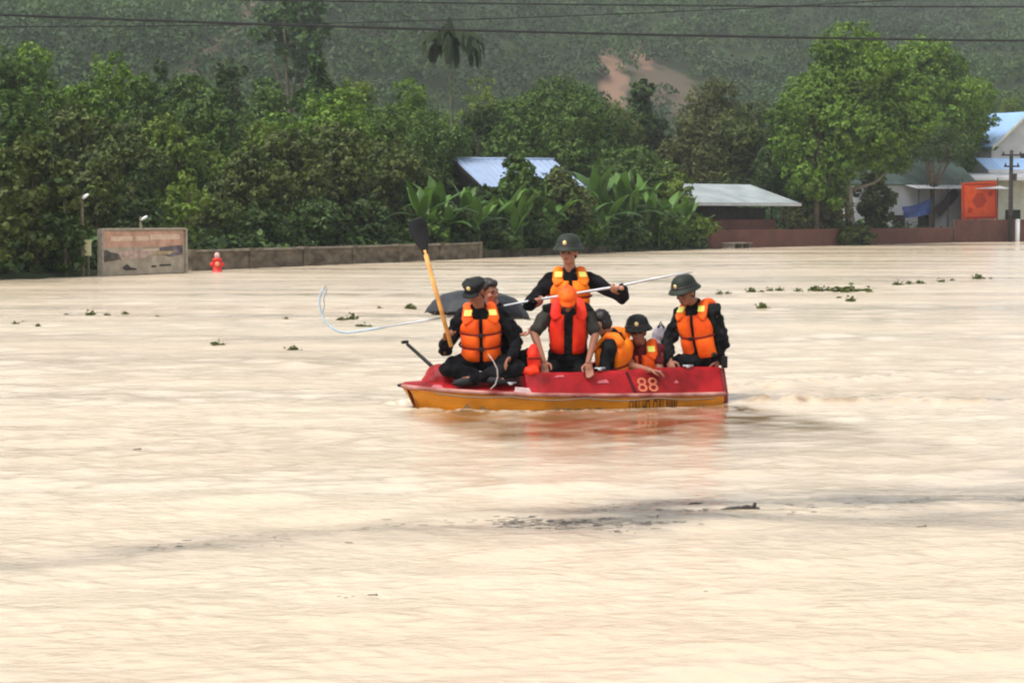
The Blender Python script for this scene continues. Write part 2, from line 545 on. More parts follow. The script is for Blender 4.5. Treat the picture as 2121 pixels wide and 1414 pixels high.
bp = t.nodes.new('ShaderNodeBump'); bp.inputs['Strength'].default_value = 0.45; bp.inputs['Distance'].default_value = 0.05
t.links.new(n1.outputs['Fac'], bp.inputs['Height'])
lq = t.nodes.new('ShaderNodeMath'); lq.operation = 'MULTIPLY_ADD'; lq.inputs[1].default_value = -.48; lq.inputs[2].default_value = .58
t.links.new(attr('lee'), lq.inputs[0])
lr = t.nodes.new('ShaderNodeMapRange'); lr.inputs['To Min'].default_value = .35; lr.inputs['To Max'].default_value = 1.7
t.links.new(attr('ruffle'), lr.inputs['Value'])
lm = t.nodes.new('ShaderNodeMath'); lm.operation = 'MULTIPLY'
t.links.new(lq.outputs[0], lm.inputs[0]); t.links.new(lr.outputs[0], lm.inputs[1]); 
sk = t.nodes.new('ShaderNodeMath'); sk.operation = 'MULTIPLY_ADD'; sk.inputs[1].default_value = -.90; sk.inputs[2].default_value = 1.0
t.links.new(attr('slick'), sk.inputs[0])
lm2 = t.nodes.new('ShaderNodeMath'); lm2.operation = 'MULTIPLY'
t.links.new(lm.outputs[0], lm2.inputs[0]); t.links.new(sk.outputs[0], lm2.inputs[1]); t.links.new(lm2.outputs[0], bp.inputs['Strength'])
rr_ = t.nodes.new('ShaderNodeMapRange'); rr_.inputs['To Min'].default_value = .05; rr_.inputs['To Max'].default_value = .26
t.links.new(attr('ruffle'), rr_.inputs['Value']); 
rm = t.nodes.new('ShaderNodeMath'); rm.operation = 'MULTIPLY'
t.links.new(rr_.outputs[0], rm.inputs[0]); t.links.new(sk.outputs[0], rm.inputs[1]); t.links.new(rm.outputs[0], b.inputs['Roughness'])
t.links.new(bp.outputs[0], b.inputs['Normal'])
b.inputs['Roughness'].default_value = 0.09
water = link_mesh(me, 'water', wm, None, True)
tag(water, 'bright muddy flood water with long ripples, a bow wave and a wake', 'water', kind='structure')
# ------------------------------------------------------------------ vegetation
LM = {
    'olive':  leaf_mat('leaf_olive', (0.027, 0.040, 0.009), (0.132, 0.172, 0.031)),
    'dark':   leaf_mat('leaf_dark', (0.016, 0.034, 0.008), (0.077, 0.137, 0.025)),
    'brown':  leaf_mat('leaf_brownish', (0.044, 0.049, 0.012), (0.147, 0.164, 0.041)),
    'mid':    leaf_mat('leaf_mid', (0.027, 0.058, 0.008), (0.115, 0.205, 0.026)),
    'light':  leaf_mat('leaf_light', (0.051, 0.095, 0.008), (0.190, 0.273, 0.034)),
    'fresh':  leaf_mat('leaf_fresh', (0.043, 0.093, 0.009), (0.185, 0.317, 0.028)),
    'hill':   leaf_mat('leaf_hill', (0.017, 0.048, 0.007), (0.071, 0.146, 0.019)),
    'banana': leaf_mat('leaf_banana', (0.024, 0.060, 0.010), (0.105, 0.215, 0.032), 0.45, 0.25),
    'hyacinth': leaf_mat('leaf_hyacinth', (0.048, 0.065, 0.014), (0.123, 0.149, 0.038)),
}
BARK = mat('bark', (0.11, 0.085, 0.06), 0.95, 0.1, var=0.4, vscale=9, bump=0.6, bscale=30)
BARK_PALE = mat('bark_pale', (0.20, 0.18, 0.145), 0.95, 0.1, var=0.3, vscale=9, bump=0.5, bscale=30)

def leaves_quads(C, N, s, g, asp=1.7):
    """one folded-free leaf clump quad per centre C, facing N, length s"""
    n = len(C)
    r = g.normal(size=(n, 3))
    u = np.cross(N, r); u /= np.linalg.norm(u, axis=1, keepdims=True) + 1e-9
    w = np.cross(N, u)
    s = s[:, None]
    a, b2 = u * s * 0.5, w * s * 0.5 / asp
    bend = N * s * 0.12
    v = np.stack([C - a, C + b2 * 1.0 + bend, C + a - bend, C - b2 + bend], 1).reshape(-1, 3)
    q = np.arange(4 * n).reshape(n, 4)
    return v, q

def crown_points(lobes, per_area, g, shell=0.45, lump=0.25):
    """leaf centres and normals spread in the outer part of every lobe"""
    Cs, Ns = [], []
    for c, r in lobes:
        r = np.asarray(r, float)
        n = max(30, int(per_area * 4 * math.pi * (r[0] * r[1] * r[2]) ** (2 / 3)))
        d = g.normal(size=(n, 3)); d /= np.linalg.norm(d, axis=1, keepdims=True)
        # sub-clumps: pull leaves toward a set of twigs
        k = max(8, n // 22)
        tw = g.normal(size=(k, 3)); tw /= np.linalg.norm(tw, axis=1, keepdims=True)
        near = tw[np.argmax(d @ tw.T, 1)]
        d = d * 0.5 + near * 0.5 + g.normal(size=(n, 3)) * 0.06
        rad = (1 - shell) + shell * g.random(n) ** 0.6 + lump * (g.random(k)[np.argmax(d @ tw.T, 1)] - 0.5)
        Cs.append(c + d * r * rad[:, None])
        nn = d + g.normal(size=(n, 3)) * 0.55 + np.array([0, 0, 0.45])
        Ns.append(nn / np.linalg.norm(nn, axis=1, keepdims=True))
    return np.concatenate(Cs), np.concatenate(Ns)

def tree(px, top, wpx, off, sp, label, base=None, cat='tree', name='tree', group='trees on the far bank', leaf=0.195, dens=58, lowest=0.22, nl=16, trunk=True, seed=None, flat=1.0, spread=1.0, bark=None, lob=(.15, .25)):
    """a broadleaf tree: photo column of its axis, row of its top, crown width in photo pixels, metres behind the water line"""
    g = np.random.default_rng(seed if seed is not None else int(px * 7 + top * 13 + off * 3) % 99991)
    Y = D(px) + off
    x = float(P(px, 447, Y)[0])
    z0 = max(tz(x, Y), -0.25)
    H = float(P(px, top, Y)[2]) - z0
    w = wpx * Y / FPX * (1.12 if px < 1500 and off > 5 else 1.0)
    root = thing(name, (x, Y, z0), label, cat, group)
    zb = H * lowest
    cz, rz = (H + zb) / 2, (H - zb) / 2
    lobes = []
    for i in range(nl):
        for _ in range(30):
            d = g.uniform(-1, 1, 3)
            if 0.55 < np.linalg.norm(d) < 1.05: break
        rr = w * g.uniform(*lob) * (1 - .25 * abs(d[2]))
        c = np.array([d[0] * (w / 2 - rr * .55) * spread, d[1] * (w / 2 - rr * .7) * .9, cz + d[2] * (rz - rr * .7)])
        # narrower at the foot and the top
        k = 1 - .35 * max(0, d[2]) ** 2
        c[:2] *= k
        lobes.append((c, np.array([rr, rr, rr * .82 * flat])))
    rr = w * .20
    lobes.append((np.array([g.uniform(-.1, .1) * w, 0, H - rr * .85]), np.array([rr, rr, rr * .85])))
    lobes.append((np.array([0, 0, cz]), np.array([w * .30, w * .30, rz * .7])))
    C, N = crown_points(lobes, dens, g)
    C[:, 2] = np.maximum(C[:, 2], 0.05 + 0.3 * g.random(len(C)))
    s = leaf * g.uniform(.6, 1.35, len(C))
    vv, qq = leaves_quads(C, N, s, g)
    lobe_t = np.concatenate([[g.uniform(-.15, .15)] * 1 for _ in range(1)])
    tint = np.clip(0.42 + g.normal(0, .24, len(C)) + .16 * np.sin(C[:, 0] * 2.1 / (w / 4) + g.uniform(0, 6)) * np.cos(C[:, 2] * 2.3 / (w / 4) + g.uniform(0, 6)), 0, 1)
    me = np_mesh('crown', vv, qq, tint)
    link_mesh(me, 'crown', LM[sp], root)
    if trunk:
        mb = MB()
        r0 = max(.06, w * .028)
        o = np.array([x, Y, z0])
        lean = g.normal(0, .03 * H, 2)
        pts = [o + V(0, 0, -.3), o + V(lean[0] * .3, lean[1] * .3, H * .25), o + V(lean[0] * .7, lean[1] * .7, H * .5), o + V(lean[0], lean[1], H * .8)]
        mb.tube(pts, [r0 * 1.25, r0, r0 * .75, r0 * .3], 8)
        for i in range(min(7, nl)):
            c, r = lobes[i]
            mb.tube([pts[1] * .5 + pts[2] * .5 if c[2] > H * .45 else pts[1], o + c * V(.5, .5, .75) + V(0, 0, 0), o + c], [r0 * .5, r0 * .35, r0 * .12], 6)
        mb.build('trunk', bark or BARK, root, True)
    return root

T = tree
# --- back row, along the foot of the hill
T(-20, 95, 220, 30, 'mid', 'green tree of the back row at the very edge, above the dark thicket')
T(75, 88, 210, 34, 'fresh', 'bright green round tree of the back row, first to rise above the dark waterside thicket')
T(215, 106, 190, 32, 'fresh', 'bright green tree of the back row with twin tops, behind the picture board')
T(290, 150, 150, 26, 'mid', 'mid green tree between the twin topped tree and the small pointed dark tree')
T(343, 126, 70, 40, 'dark', 'small dark pointed tree standing alone on the skyline of the wood', leaf=.26)
T(400, 150, 170, 36, 'mid', 'mid green spreading tree between the two dark pointed tops of the skyline')
T(483, 118, 100, 38, 'dark', 'dark narrow tree with a ragged top beside the tall hazy tree')
T(545, 160, 150, 34, 'mid', 'dull green tree under the tall hazy tree')
T(660, 112, 100, 48, 'hill', 'slim greyish tree right beneath the crown of the tall hazy tree', leaf=.36)
T(612, -70, 150, 95, 'hill', 'tall hazy tree whose crown is cut by the top edge of the picture', leaf=.5, dens=9, lowest=.50, nl=13, seed=5)
T(735, 168, 190, 30, 'light', 'yellow green wide tree of the back row between the hazy tree and the palm')
T(860, 160, 150, 34, 'fresh', 'bright green tree of the back row just beside the palm trunk')
T(1005, 150, 150, 40, 'light', 'pale green tree with a thin top just past the palm', dens=18)
# --- middle rows
T(40, 185, 230, 20, 'mid', 'mid green tree below the first bright back row tree')
T(150, 215, 190, 18, 'olive', 'dull olive tree behind the lamp post thicket')
T(255, 250, 190, 14, 'olive', 'olive tree whose crown stands over the picture board')
T(360, 236, 190, 20, 'light', 'yellow green tree with a flat top over the small bright waterside tree')
T(445, 225, 160, 22, 'mid', 'mid green tree beside the flat topped yellow green tree')
T(560, 250, 170, 16, 'light', 'light green tree behind the middle of the low wall')
T(680, 180, 250, 20, 'fresh', 'big fresh green tree with a broad dome above the low wall')
T(790, 215, 220, 18, 'mid', 'big green tree with a leafy side toward the palm')
T(890, 225, 180, 20, 'mid', 'green tree in front of the palm stem')
T(1000, 215, 170, 26, 'dark', 'dark green tree right behind the blue roofed house')
# --- front left thicket at the water
T(-10, 300, 170, 1.2, 'olive', 'dark olive waterside tree at the very edge beside the lamp post thicket', lowest=.02, nl=22)
T(75, 268, 190, 2.0, 'olive', 'dark waterside tree before the lamp post, its leaves reaching the water', lowest=.0, nl=24)
T(135, 345, 120, .8, 'dark', 'low dark waterside bush tree around the lamp post', lowest=.0, nl=18)
T(205, 320, 130, 6, 'olive', 'dark olive tree between the lamp post and the picture board', lowest=.05)
T(280, 345, 110, 5, 'dark', 'dark tree behind the small street lamp', lowest=.05)
T(383, 345, 125, 2.6, 'light', 'small yellow green tree just behind the picture board', lowest=.10, nl=18, leaf=.22, dens=22)
T(440, 395, 110, 6, 'olive', 'olive shrub tree between the small bright tree and the low wall', lowest=.02)
T(520, 300, 170, 8, 'olive', 'dark olive tree behind the near end of the low wall', lowest=.04)
T(600, 265, 190, 8, 'olive', 'dull green tree in the middle of the row behind the low wall', lowest=.04)
T(700, 250, 210, 8, 'olive', 'big shaggy olive tree behind the low wall', lowest=.04, nl=20)
T(805, 280, 180, 9, 'olive', 'olive tree leaning over the low wall near the raised paddle', lowest=.04, nl=20)
T(640, 400, 190, 4, 'dark', 'dark shrub mass behind the middle of the low wall', lowest=.0, cat='shrub', name='shrub', nl=20)
T(760, 400, 150, 4, 'dark', 'dark shrub below the shaggy olive tree', lowest=.0, cat='shrub', name='shrub')
T(540, 420, 130, 4, 'dark', 'low dark shrub by the near end of the low wall', lowest=.0, cat='shrub', name='shrub')
# --- centre and right
T(1165, 160, 300, 26, 'mid', 'big dark green dome tree rising behind the banana clump', nl=24)
T(1080, 235, 160, 20, 'mid', 'green tree half hiding the roof of the blue roofed house')
T(1260, 215, 170, 22, 'brown', 'brownish tree under the bare soil slope')
T(1072, 318, 135, 4, 'mid', 'leafy tree standing before the blue roof', leaf=.25, lowest=.15)
T(1150, 346, 180, 4, 'olive', 'olive shrub tree hiding the lower part of the blue roof', leaf=.25, lowest=.05)
T(992, 380, 130, 4.5, 'dark', 'dark shrub under the near corner of the blue roof', leaf=.25, lowest=.0, cat='shrub', name='shrub')
T(1300, 300, 190, 14, 'mid', 'green tree above the middle of the banana clump')
T(1385, 330, 130, 9, 'light', 'yellow green small tree beside the pale metal roof', leaf=.24)
T(1330, 165, 110, 40, 'dark', 'dark tree below the landslide on the skyline', leaf=.4)
T(1485, 158, 170, 24, 'brown', 'brownish tall tree behind the pale metal roof', nl=20)
T(1545, 205, 180, 18, 'olive', 'dark olive tree beside the tall waterside tree', nl=18)
T(1440, 240, 130, 20, 'brown', 'dull brown green tree between the banana clump and the pale roof')
T(1645, 180, 170, 12, 'fresh', 'green tree whose crown merges with the tall waterside tree', nl=18)
T(1620, 280, 140, 9, 'dark', 'dark tree right over the pale metal roof', lowest=.3)
T(2090, 185, 130, 32, 'light', 'light green tree on the skyline behind the blue house roof', dens=18)
T(2035, 205, 110, 34, 'mid', 'mid green tree between the tall waterside tree and the blue house', dens=18)
# the big one
T(1765, 44, 320, -0.8, 'fresh', 'tallest tree, bright green with a big domed crown, rooted at the brick wall', lowest=.17, nl=58, dens=48, leaf=.245, seed=21, bark=BARK_PALE, lob=(.10, .19))
T(1900, 76, 310, 17.0, 'fresh', 'second tall bright green tree joined to the tallest one, behind the white house', lowest=.24, nl=52, dens=48, leaf=.245, seed=33, lob=(.10, .19))
T(1985, 165, 160, 19.0, 'fresh', 'smaller green tree closing the tall crowns toward the blue gabled house', lowest=.30, nl=34, dens=48, leaf=.24, seed=52, lob=(.11, .2))
T(1690, 165, 200, 1.2, 'fresh', 'green tree filling the lower side of the tallest crown toward the shed', lowest=.14, nl=38, dens=48, leaf=.24, seed=41, lob=(.11, .2))
T(1812, 330, 95, 3.0, 'olive', 'low olive tree between the tallest trunk and the white house', lowest=.08, nl=24, leaf=.26, seed=43, lob=(.12, .2))
T(1930, 250, 200, 6, 'dark', 'dark leafy tree under the two tall trees before the white house', lowest=.56, nl=14, dens=16)
T(1690, 372, 150, 2.5, 'brown', 'brownish bush tree at the brick wall beside the tallest trunk', lowest=.02, nl=18)
T(1762, 462, 105, -2.2, 'olive', 'low leafy bush round the foot of the tallest trunk', lowest=.0, cat='bush', name='bush', trunk=False, leaf=.24)
T(1810, 395, 70, 4.5, 'dark', 'narrow dark bush in front of the white house wall', lowest=.0, cat='bush', name='bush')
# hedge plants at the water under the bananas
HB = [(880, 440, 110, 'mid', 'green waterside bush behind the low wall under the raised paddle'),
      (955, 430, 120, 'dark', 'dark bush filling the foot of the first banana clump'),
      (1030, 470, 120, 'dark', 'dark waterside bush at the end of the low wall'),
      (1110, 455, 120, 'dark', 'dark waterside bush behind the standing man with the pole'),
      (1200, 450, 130, 'mid', 'green waterside bush below the blue roof gap'),
      (1290, 440, 130, 'dark', 'dark waterside bush in the middle of the banana clump'),
      (1370, 425, 130, 'mid', 'green waterside bush toward the pale metal roof'),
      (1440, 440, 95, 'light', 'yellow green waterside bush at the brick wall end')]
for px, top, w, sp, lb in HB:
    T(px, top, w, 1.4 if px > 1000 else 2.2, sp, lb, lowest=.0, cat='bush', name='bush', trunk=False, leaf=.24, dens=28, group='bushes along the water')

# --- dark undergrowth closing the ground between the water and the wood
gu = np.random.default_rng(15)
Cs, Ns, Ss = [], [], []
for k in range(1500):
    px = gu.uniform(-250, 2400); off = gu.uniform(.2, 1) ** 1.6 * 26 + .3
    if px > 1480 and off < 6: off += 6
    if 380 < px < 1000 and off < 1.6: off += 1.6
    Y = D(px) + off; x = float(P(px, 447, Y)[0]); z = tz(x, Y)
    r = gu.uniform(.5, 1.1) * (.75 + off / 26)
    n = 70
    dd = gu.normal(size=(n, 3)); dd /= np.linalg.norm(dd, axis=1, keepdims=True); dd[:, 2] = np.abs(dd[:, 2]) - .1
    Cs.append(np.array([x, Y, z]) + dd * r * np.array([1.3, 1.0, 1.1]) * gu.uniform(.6, 1.05, (n, 1)))
    nn = dd + gu.normal(size=(n, 3)) * .6 + np.array([0, 0, .3]); Ns.append(nn / np.linalg.norm(nn, axis=1, keepdims=True))
    Ss.append(gu.uniform(.2, .42, n))
C, N = np.concatenate(Cs), np.concatenate(Ns)
vv, qq = leaves_quads(C, N, np.concatenate(Ss), gu, 1.6)
ug = link_mesh(np_mesh('undergrowth', vv, qq, gu.random(len(C)) ** 1.5), 'undergrowth', LM['dark'])
tag(ug, 'dark tangled undergrowth along the flooded bank', 'undergrowth', kind='stuff')

# --- areca palm
PALM_M = leaf_mat('leaf_palm', (0.014, 0.026, 0.007), (0.055, 0.092, 0.022), 0.7, 0.1)
Yp = D(935) + 27
xp = float(P(935, 447, Yp)[0]); zp = tz(xp, Yp)
Hp = float(P(935, 92, Yp)[2]) - zp
palm = thing('palm_tree', (xp, Yp, zp), 'tall thin palm with drooping fronds rising above the wood', 'palm')
o = np.array([xp, Yp, zp])
MB().tube([o + V(0, 0, -.3), o + V(.06, 0, Hp * .4), o + V(.0, 0, Hp * .75), o + V(-.02, 0, Hp * .93), o + V(-.02, 0, Hp)], [.15, .11, .09, .11, .07], 9).build('trunk', mat('palm_bark', (0.09, 0.10, 0.06), .9, .1, var=.3), palm, True)
gp = np.random.default_rng(4)
for k in range(20):
    az = 2.4 * k + gp.uniform(-.25, .25)
    el0 = gp.uniform(.55, 1.35) if k < 19 else 1.5
    L = gp.uniform(2.5, 3.2) if k < 19 else 1.6
    pts = []; p = o + V(-.02, 0, Hp - .1); ang = el0
    for j in range(11):
        pts.append(p.copy())
        p = p + V(math.cos(az) * math.cos(ang), math.sin(az) * math.cos(ang), math.sin(ang)) * L / 10
        ang = max(-1.5, ang - (.17 + .055 * j if k < 19 else .02))
    vs, qs = [], []
    for j in range(1, 11):
        tdir = unit(pts[j] - pts[j - 1]); side = unit(np.cross(tdir, [0, 0, 1.0]))
        for m_ in range(4):
            b0 = pts[j - 1] + (pts[j] - pts[j - 1]) * m_ / 4
            for sg in (-1, 1):
                ln = .66 * math.sin(math.pi * (.16 + .8 * j / 11)) * gp.uniform(.8, 1.1)
                tip = b0 + side * sg * ln * .45 + tdir * ln * .5 - V(0, 0, ln * .6)
                wv = tdir * .085
                i0 = len(vs); vs += [b0 - wv, b0 + wv, tip + wv * .3, tip - wv * .3]; qs.append((i0, i0 + 1, i0 + 2, i0 + 3))
    me = np_mesh('frond', np.array(vs) - o, qs, gp.uniform(0.0, .45, len(qs)))
    link_mesh(me, 'frond', PALM_M, palm)

# --- banana plants
def banana_proto(seed, h):
    g = np.random.default_rng(seed)
    root = thing('banana_plant', (0, 0, 0), 'x y z w', 'banana plant', 'banana plants at the water')
    MB().tube([V(0, 0, -.4), V(.02, 0, h * .3), V(.03, .02, h * .52)], [.13, .11, .07], 9).build('stem', LM['light'], root, True)
    n = 8
    for k in range(n):
        az = 2.4 * k + g.uniform(-.3, .3)
        el = g.uniform(.75, 1.45) if k < 6 else g.uniform(.3, .7)
        L = h * g.uniform(.50, .66); wd = L * g.uniform(.13, .17)
        p = V(.03, .02, h * g.uniform(.40, .52)); ang = el
        rows = []
        m_ = 11
        for j in range(m_ + 1):
            f = j / m_
            tdir = V(math.cos(az) * math.cos(ang), math.sin(az) * math.cos(ang), math.sin(ang))
            side = V(-math.sin(az), math.cos(az), 0); nrm = np.cross(side, tdir)
            ww = 0.03 if f < .16 else wd * math.sin(math.pi * min(1, .12 + .88 * (f - .16) / .84) ** .75) + .01
            jag = 1 + g.uniform(-.14, .1)
            rows.append([p + side * ww * jag + nrm * ww * .28, p, p - side * ww * jag + nrm * ww * .28])
            p = p + tdir * L / m_
            ang -= (.05 + .16 * f) * (1.35 - el * .5)
        vs = [x for r in rows for x in r]; qs = []
        for j in range(m_):
            a = 3 * j
            qs += [(a, a + 1, a + 4, a + 3), (a + 1, a + 2, a + 5, a + 4)]
        tint = np.full(len(qs), g.uniform(.15, .95)) + g.uniform(-.08, .08, len(qs))
        if k >= 6: tint = tint * .4
        me = np_mesh('leaf', vs, qs, np.clip(tint, 0, 1))
        link_mesh(me, 'leaf', LM['banana'], root, True)
    return root
protos = [banana_proto(61, 4.2), banana_proto(62, 3.6), banana_proto(63, 4.6)]
BAN = [  # column, tip row, metres behind the water line, clump
    (868, 372, 3.0, 0), (905, 352, 3.6, 0), (930, 400, 2.2, 0), (965, 372, 3.2, 0), (990, 395, 1.6, 0), (1012, 388, 2.5, 0), (885, 420, 2.0, 0),
    (1045, 368, 2.4, 1), (1080, 380, 1.8, 1), (1115, 372, 2.8, 1), (1150, 385, 1.8, 1), (1180, 372, 2.6, 1), (1065, 430, 1.0, 1), (1135, 440, .9, 1),
    (1235, 318, 4.6, 2), (1285, 338, 4.2, 2), (1215, 385, 2.2, 2), (1260, 375, 2.2, 2), (1310, 372, 2.4, 2), (1245, 430, .9, 2), (1295, 425, 1.0, 2),
    (1345, 385, 2.0, 3), (1385, 378, 2.6, 3), (1420, 392, 2.0, 3), (1365, 430, .9, 3), (1410, 432, .9, 3), (1455, 428, 1.2, 3), (1335, 360, 3.4, 3)]
BLAB = ['bright banana plant in the clump behind the low wall, near the raised black paddle',
        'banana plant in the clump standing before the blue roofed house',
        'banana plant in the tall clump just past the blue roof',
        'banana plant in the clump that ends at the pale metal roofed shed']
gb = np.random.default_rng(9)
placed = []
for k, (px, top, off, cl) in enumerate(BAN):
    pr = protos[k % 3]
    Y = D(px) + off; x = float(P(px, 447, Y)[0]); z = max(tz(x, Y), -.1)
    h = float(P(px, top, Y)[2]) - z
    o_ = pr if k < 3 else copy_tree(pr)
    s = h / [4.2, 3.6, 4.6][k % 3] / 1.03
    o_.location = (x, Y, z); o_.scale = (s, s, s); o_.rotation_euler = (0, 0, gb.uniform(0, 6.28))
    o_['label'] = BLAB[cl]; o_['group'] = ['banana plants behind the low wall', 'banana plants before the blue roof', 'banana plants past the blue roof', 'banana plants by the shed'][cl]
placed = None
def relabel(px0, top0, lb):
    k = [(b[0], b[1]) for b in BAN].index((px0, top0))
    allb = sorted([o for o in COL.objects if o.name.startswith('banana_plant') and o.parent is None], key=lambda o: 0)
    Y = D(px0) + BAN[k][2]; x = float(P(px0, 447, Y)[0])
    best = min(allb, key=lambda o: abs(o.location[0] - x) + abs(o.location[1] - Y))
    best['label'] = lb
relabel(1235, 318, 'tallest banana plant, a single upright leaf pointing above the clump past the blue roof')
relabel(868, 372, 'outermost banana plant over the low wall, right above the black paddle blade')

# --- woods on the hill: one far mass
gh = np.random.default_rng(77)
Cs, Ns, Ss, Ts = [], [], [], []
cnt = 0
while cnt < 8800:
    Y = gh.uniform(118, 620); x = gh.uniform(-.36, .36) * Y * 1.05
    d = (Y - np.interp(x, BX, BY)) * .85
    if d < 34: continue
    if float(soil(np.array([x]), np.array([Y]))[0]) > .12: continue
    cnt += 1
    r = gh.uniform(1.4, 3.4) * (0.8 if d < 130 else 1.0)
    z = tz(x, Y)
    n = 80
    dd = gh.normal(size=(n, 3)); dd /= np.linalg.norm(dd, axis=1, keepdims=True)
    dd[:, 2] = np.abs(dd[:, 2]) * 1.0 - .12
    Cs.append(np.array([x, Y, z + r * .35]) + dd * r * np.array([1, 1, .95 * gh.uniform(.7, 1.5)]) * gh.uniform(.72, 1.05, (n, 1)))
    nn = dd + gh.normal(size=(n, 3)) * .5 + np.array([0, 0, .3]); Ns.append(nn / np.linalg.norm(nn, axis=1, keepdims=True))
    Ss.append(gh.uniform(.36, .74, n) * (r / 2.4) ** .5 * (.8 + Y / 900))
    Ts.append(np.clip(gh.uniform(0, 1) ** 1.3 * .45 + .20 * float(tnoise(x * 2.2, Y * 1.7)) + gh.normal(0, .05, n) + (.2 if x < -5 and d < 190 else 0), 0, 1))
C, N = np.concatenate(Cs), np.concatenate(Ns)
vv, qq = leaves_quads(C, N, np.concatenate(Ss), gh, 1.4)
me = np_mesh('hillside_forest', vv, qq, np.concatenate(Ts))
hf = link_mesh(me, 'hillside_forest', LM['hill'])
tag(hf, 'hazy green woods covering the hillside behind the village', 'forest', kind='stuff')

# --- water hyacinth and drift
def clump_mesh(seed, w, hgt, n):
    g = np.random.default_rng(seed)
    C = np.stack([g.normal(0, w * .28, n), g.normal(0, w * .22, n), np.abs(g.normal(0, hgt * .5, n)) + .01], -1)
    N = g.normal(size=(n, 3)); N[:, 1] -= .5; N /= np.linalg.norm(N, axis=1, keepdims=True)
    v_, q_ = leaves_quads(C, N, g.uniform(.6, 1.2, n) * hgt * .9, g, 1.2)
    return np_mesh('water_hyacinth', v_, q_, g.random(n))
HY_W = [clump_mesh(200 + k, 1.0, .34, 60) for k in range(4)]
for m_ in HY_W: m_.materials.append(LM['hyacinth'])
def hyacinth(px, py, wpx, label, group, k=0, hs_=1.0):
    p = G(px, py)
    o_ = bpy.data.objects.new('water_hyacinth', HY_W[k % 4])
    COL.objects.link(o_)
    s = wpx * p[1] / FPX
    o_.location = tuple(p + V(0, 0, -.01)); s *= .85; o_.scale = (s, s * 1.4, s * hs_ * 1.6); o_.rotation_euler = (0, 0, (k * .7) % .6 - .3)
    tag(o_, label, 'water plant', group)
ROW1 = [(30, 671, 14), (50, 668, 12), (78, 674, 12), (138, 652, 13), (188, 652, 20), (222, 652, 12), (258, 650, 14), (326, 656, 12)]
for k, (a, b_, c) in enumerate(ROW1):
    hyacinth(a, b_, c, 'small dark water plant in the loose row drifting below the picture board', 'water plants below the picture board', k, .8)
ROW2 = [(1490, 609, 14), (1508, 608, 12), (1555, 606, 22), (1578, 604, 10), (1595, 603, 14), (1616, 602, 16), (1652, 604, 16), (1690, 603, 30), (1712, 602, 16), (1860, 590, 18), (1882, 588, 14), (1905, 587, 18), (1950, 584, 14), (1973, 581, 10), (2024, 578, 22), (2052, 577, 8)]
for k, (a, b_, c) in enumerate(ROW2):
    hyacinth(a, b_, c, 'tiny water plant in the long drifting line behind the man at the stern', 'water plants in the drifting line', k, .9)
hyacinth(1760, 604, 78, 'broad mat of green water plants in the drifting line behind the stern', None, 1, .32)
hyacinth(1577, 639, 24, 'pale water plant tuft drifting alone in front of the long line, behind the stern man', None, 2, 1)
hyacinth(1738, 617, 12, 'small tuft just in front of the broad mat, toward the boat', None, 3, .8)
hyacinth(1762, 624, 20, 'small ragged tuft in front of the middle of the broad mat', None, 0, .9)
hyacinth(450, 716, 26, 'single water plant on the open water between the picture board and the boat', None, 1, .8)
hyacinth(606, 724, 28, 'single water plant floating below the curved end of the pole', None, 2, .6)
hyacinth(708, 664, 22, 'leafy tuft inside the bend of the long pole, first of two', None, 3, .9)
hyacinth(729, 662, 22, 'leafy tuft inside the bend of the long pole, next to the boat', None, 0, 1)
hyacinth(752, 677, 30, 'low pale tuft just above the long pole', None, 1, .5)
hyacinth(592, 660, 12, 'tiny tuft outside the bend of the long pole', None, 2, .8)
hyacinth(850, 640, 22, 'upright tuft beside the grey umbrella', None, 3, 1.3)
hyacinth(785, 640, 12, 'tiny tuft between the pole bend and the grey umbrella', None, 0, .9)

WOOD_WET = mat('wet_wood', (0.028, 0.022, 0.017), 0.5, 0.4, var=.4, vscale=30, bump=.4)
def drift(px, py, wpx, label, tilt=0.0, knob=False, seed=1, group=None):
    g = np.random.default_rng(seed)
    p = G(px, py); L = wpx * p[1] / FPX
    root = np.array(p)
    pts = [root + V((f - .5) * L, g.normal(0, .02) * L + (f - .5) * L * tilt, .003 + .035 * L * math.sin(f * 3) + g.normal(0, .01) * L) for f in np.linspace(0, 1, 7)]
    mb = MB().tube(pts, [L * .03, L * .05, L * .06, L * .055, L * .06, L * .07, L * .045], 8)
    if knob:
        mb.tube([pts[5], pts[5] + V(L * .06, 0, L * .16)], [L * .055, L * .04], 7)
        mb.tube([pts[3], pts[3] + V(-L * .05, 0, L * .07)], [L * .035, L * .02], 6)
    me = mb.mesh('driftwood', root)
    o_ = link_mesh(me, 'driftwood', WOOD_WET, None, True); o_.location = tuple(root)
    tag(o_, label, 'driftwood', group)
drift(1532, 1056, 84, 'black waterlogged stick with a raised knob, largest floating in the dirty band', .1, True, 3)
for k, (a, b_, c) in enumerate([(1345, 1075, 46), (1300, 1078, 20), (1385, 1068, 26), (1440, 1044, 34), (1240, 1066, 16), (1420, 1062, 14)]):
    drift(a, b_, c, 'thin dark twig floating in the dirty band beside the black stick', .2, k == 0, 10 + k, 'twigs in the dirty band')
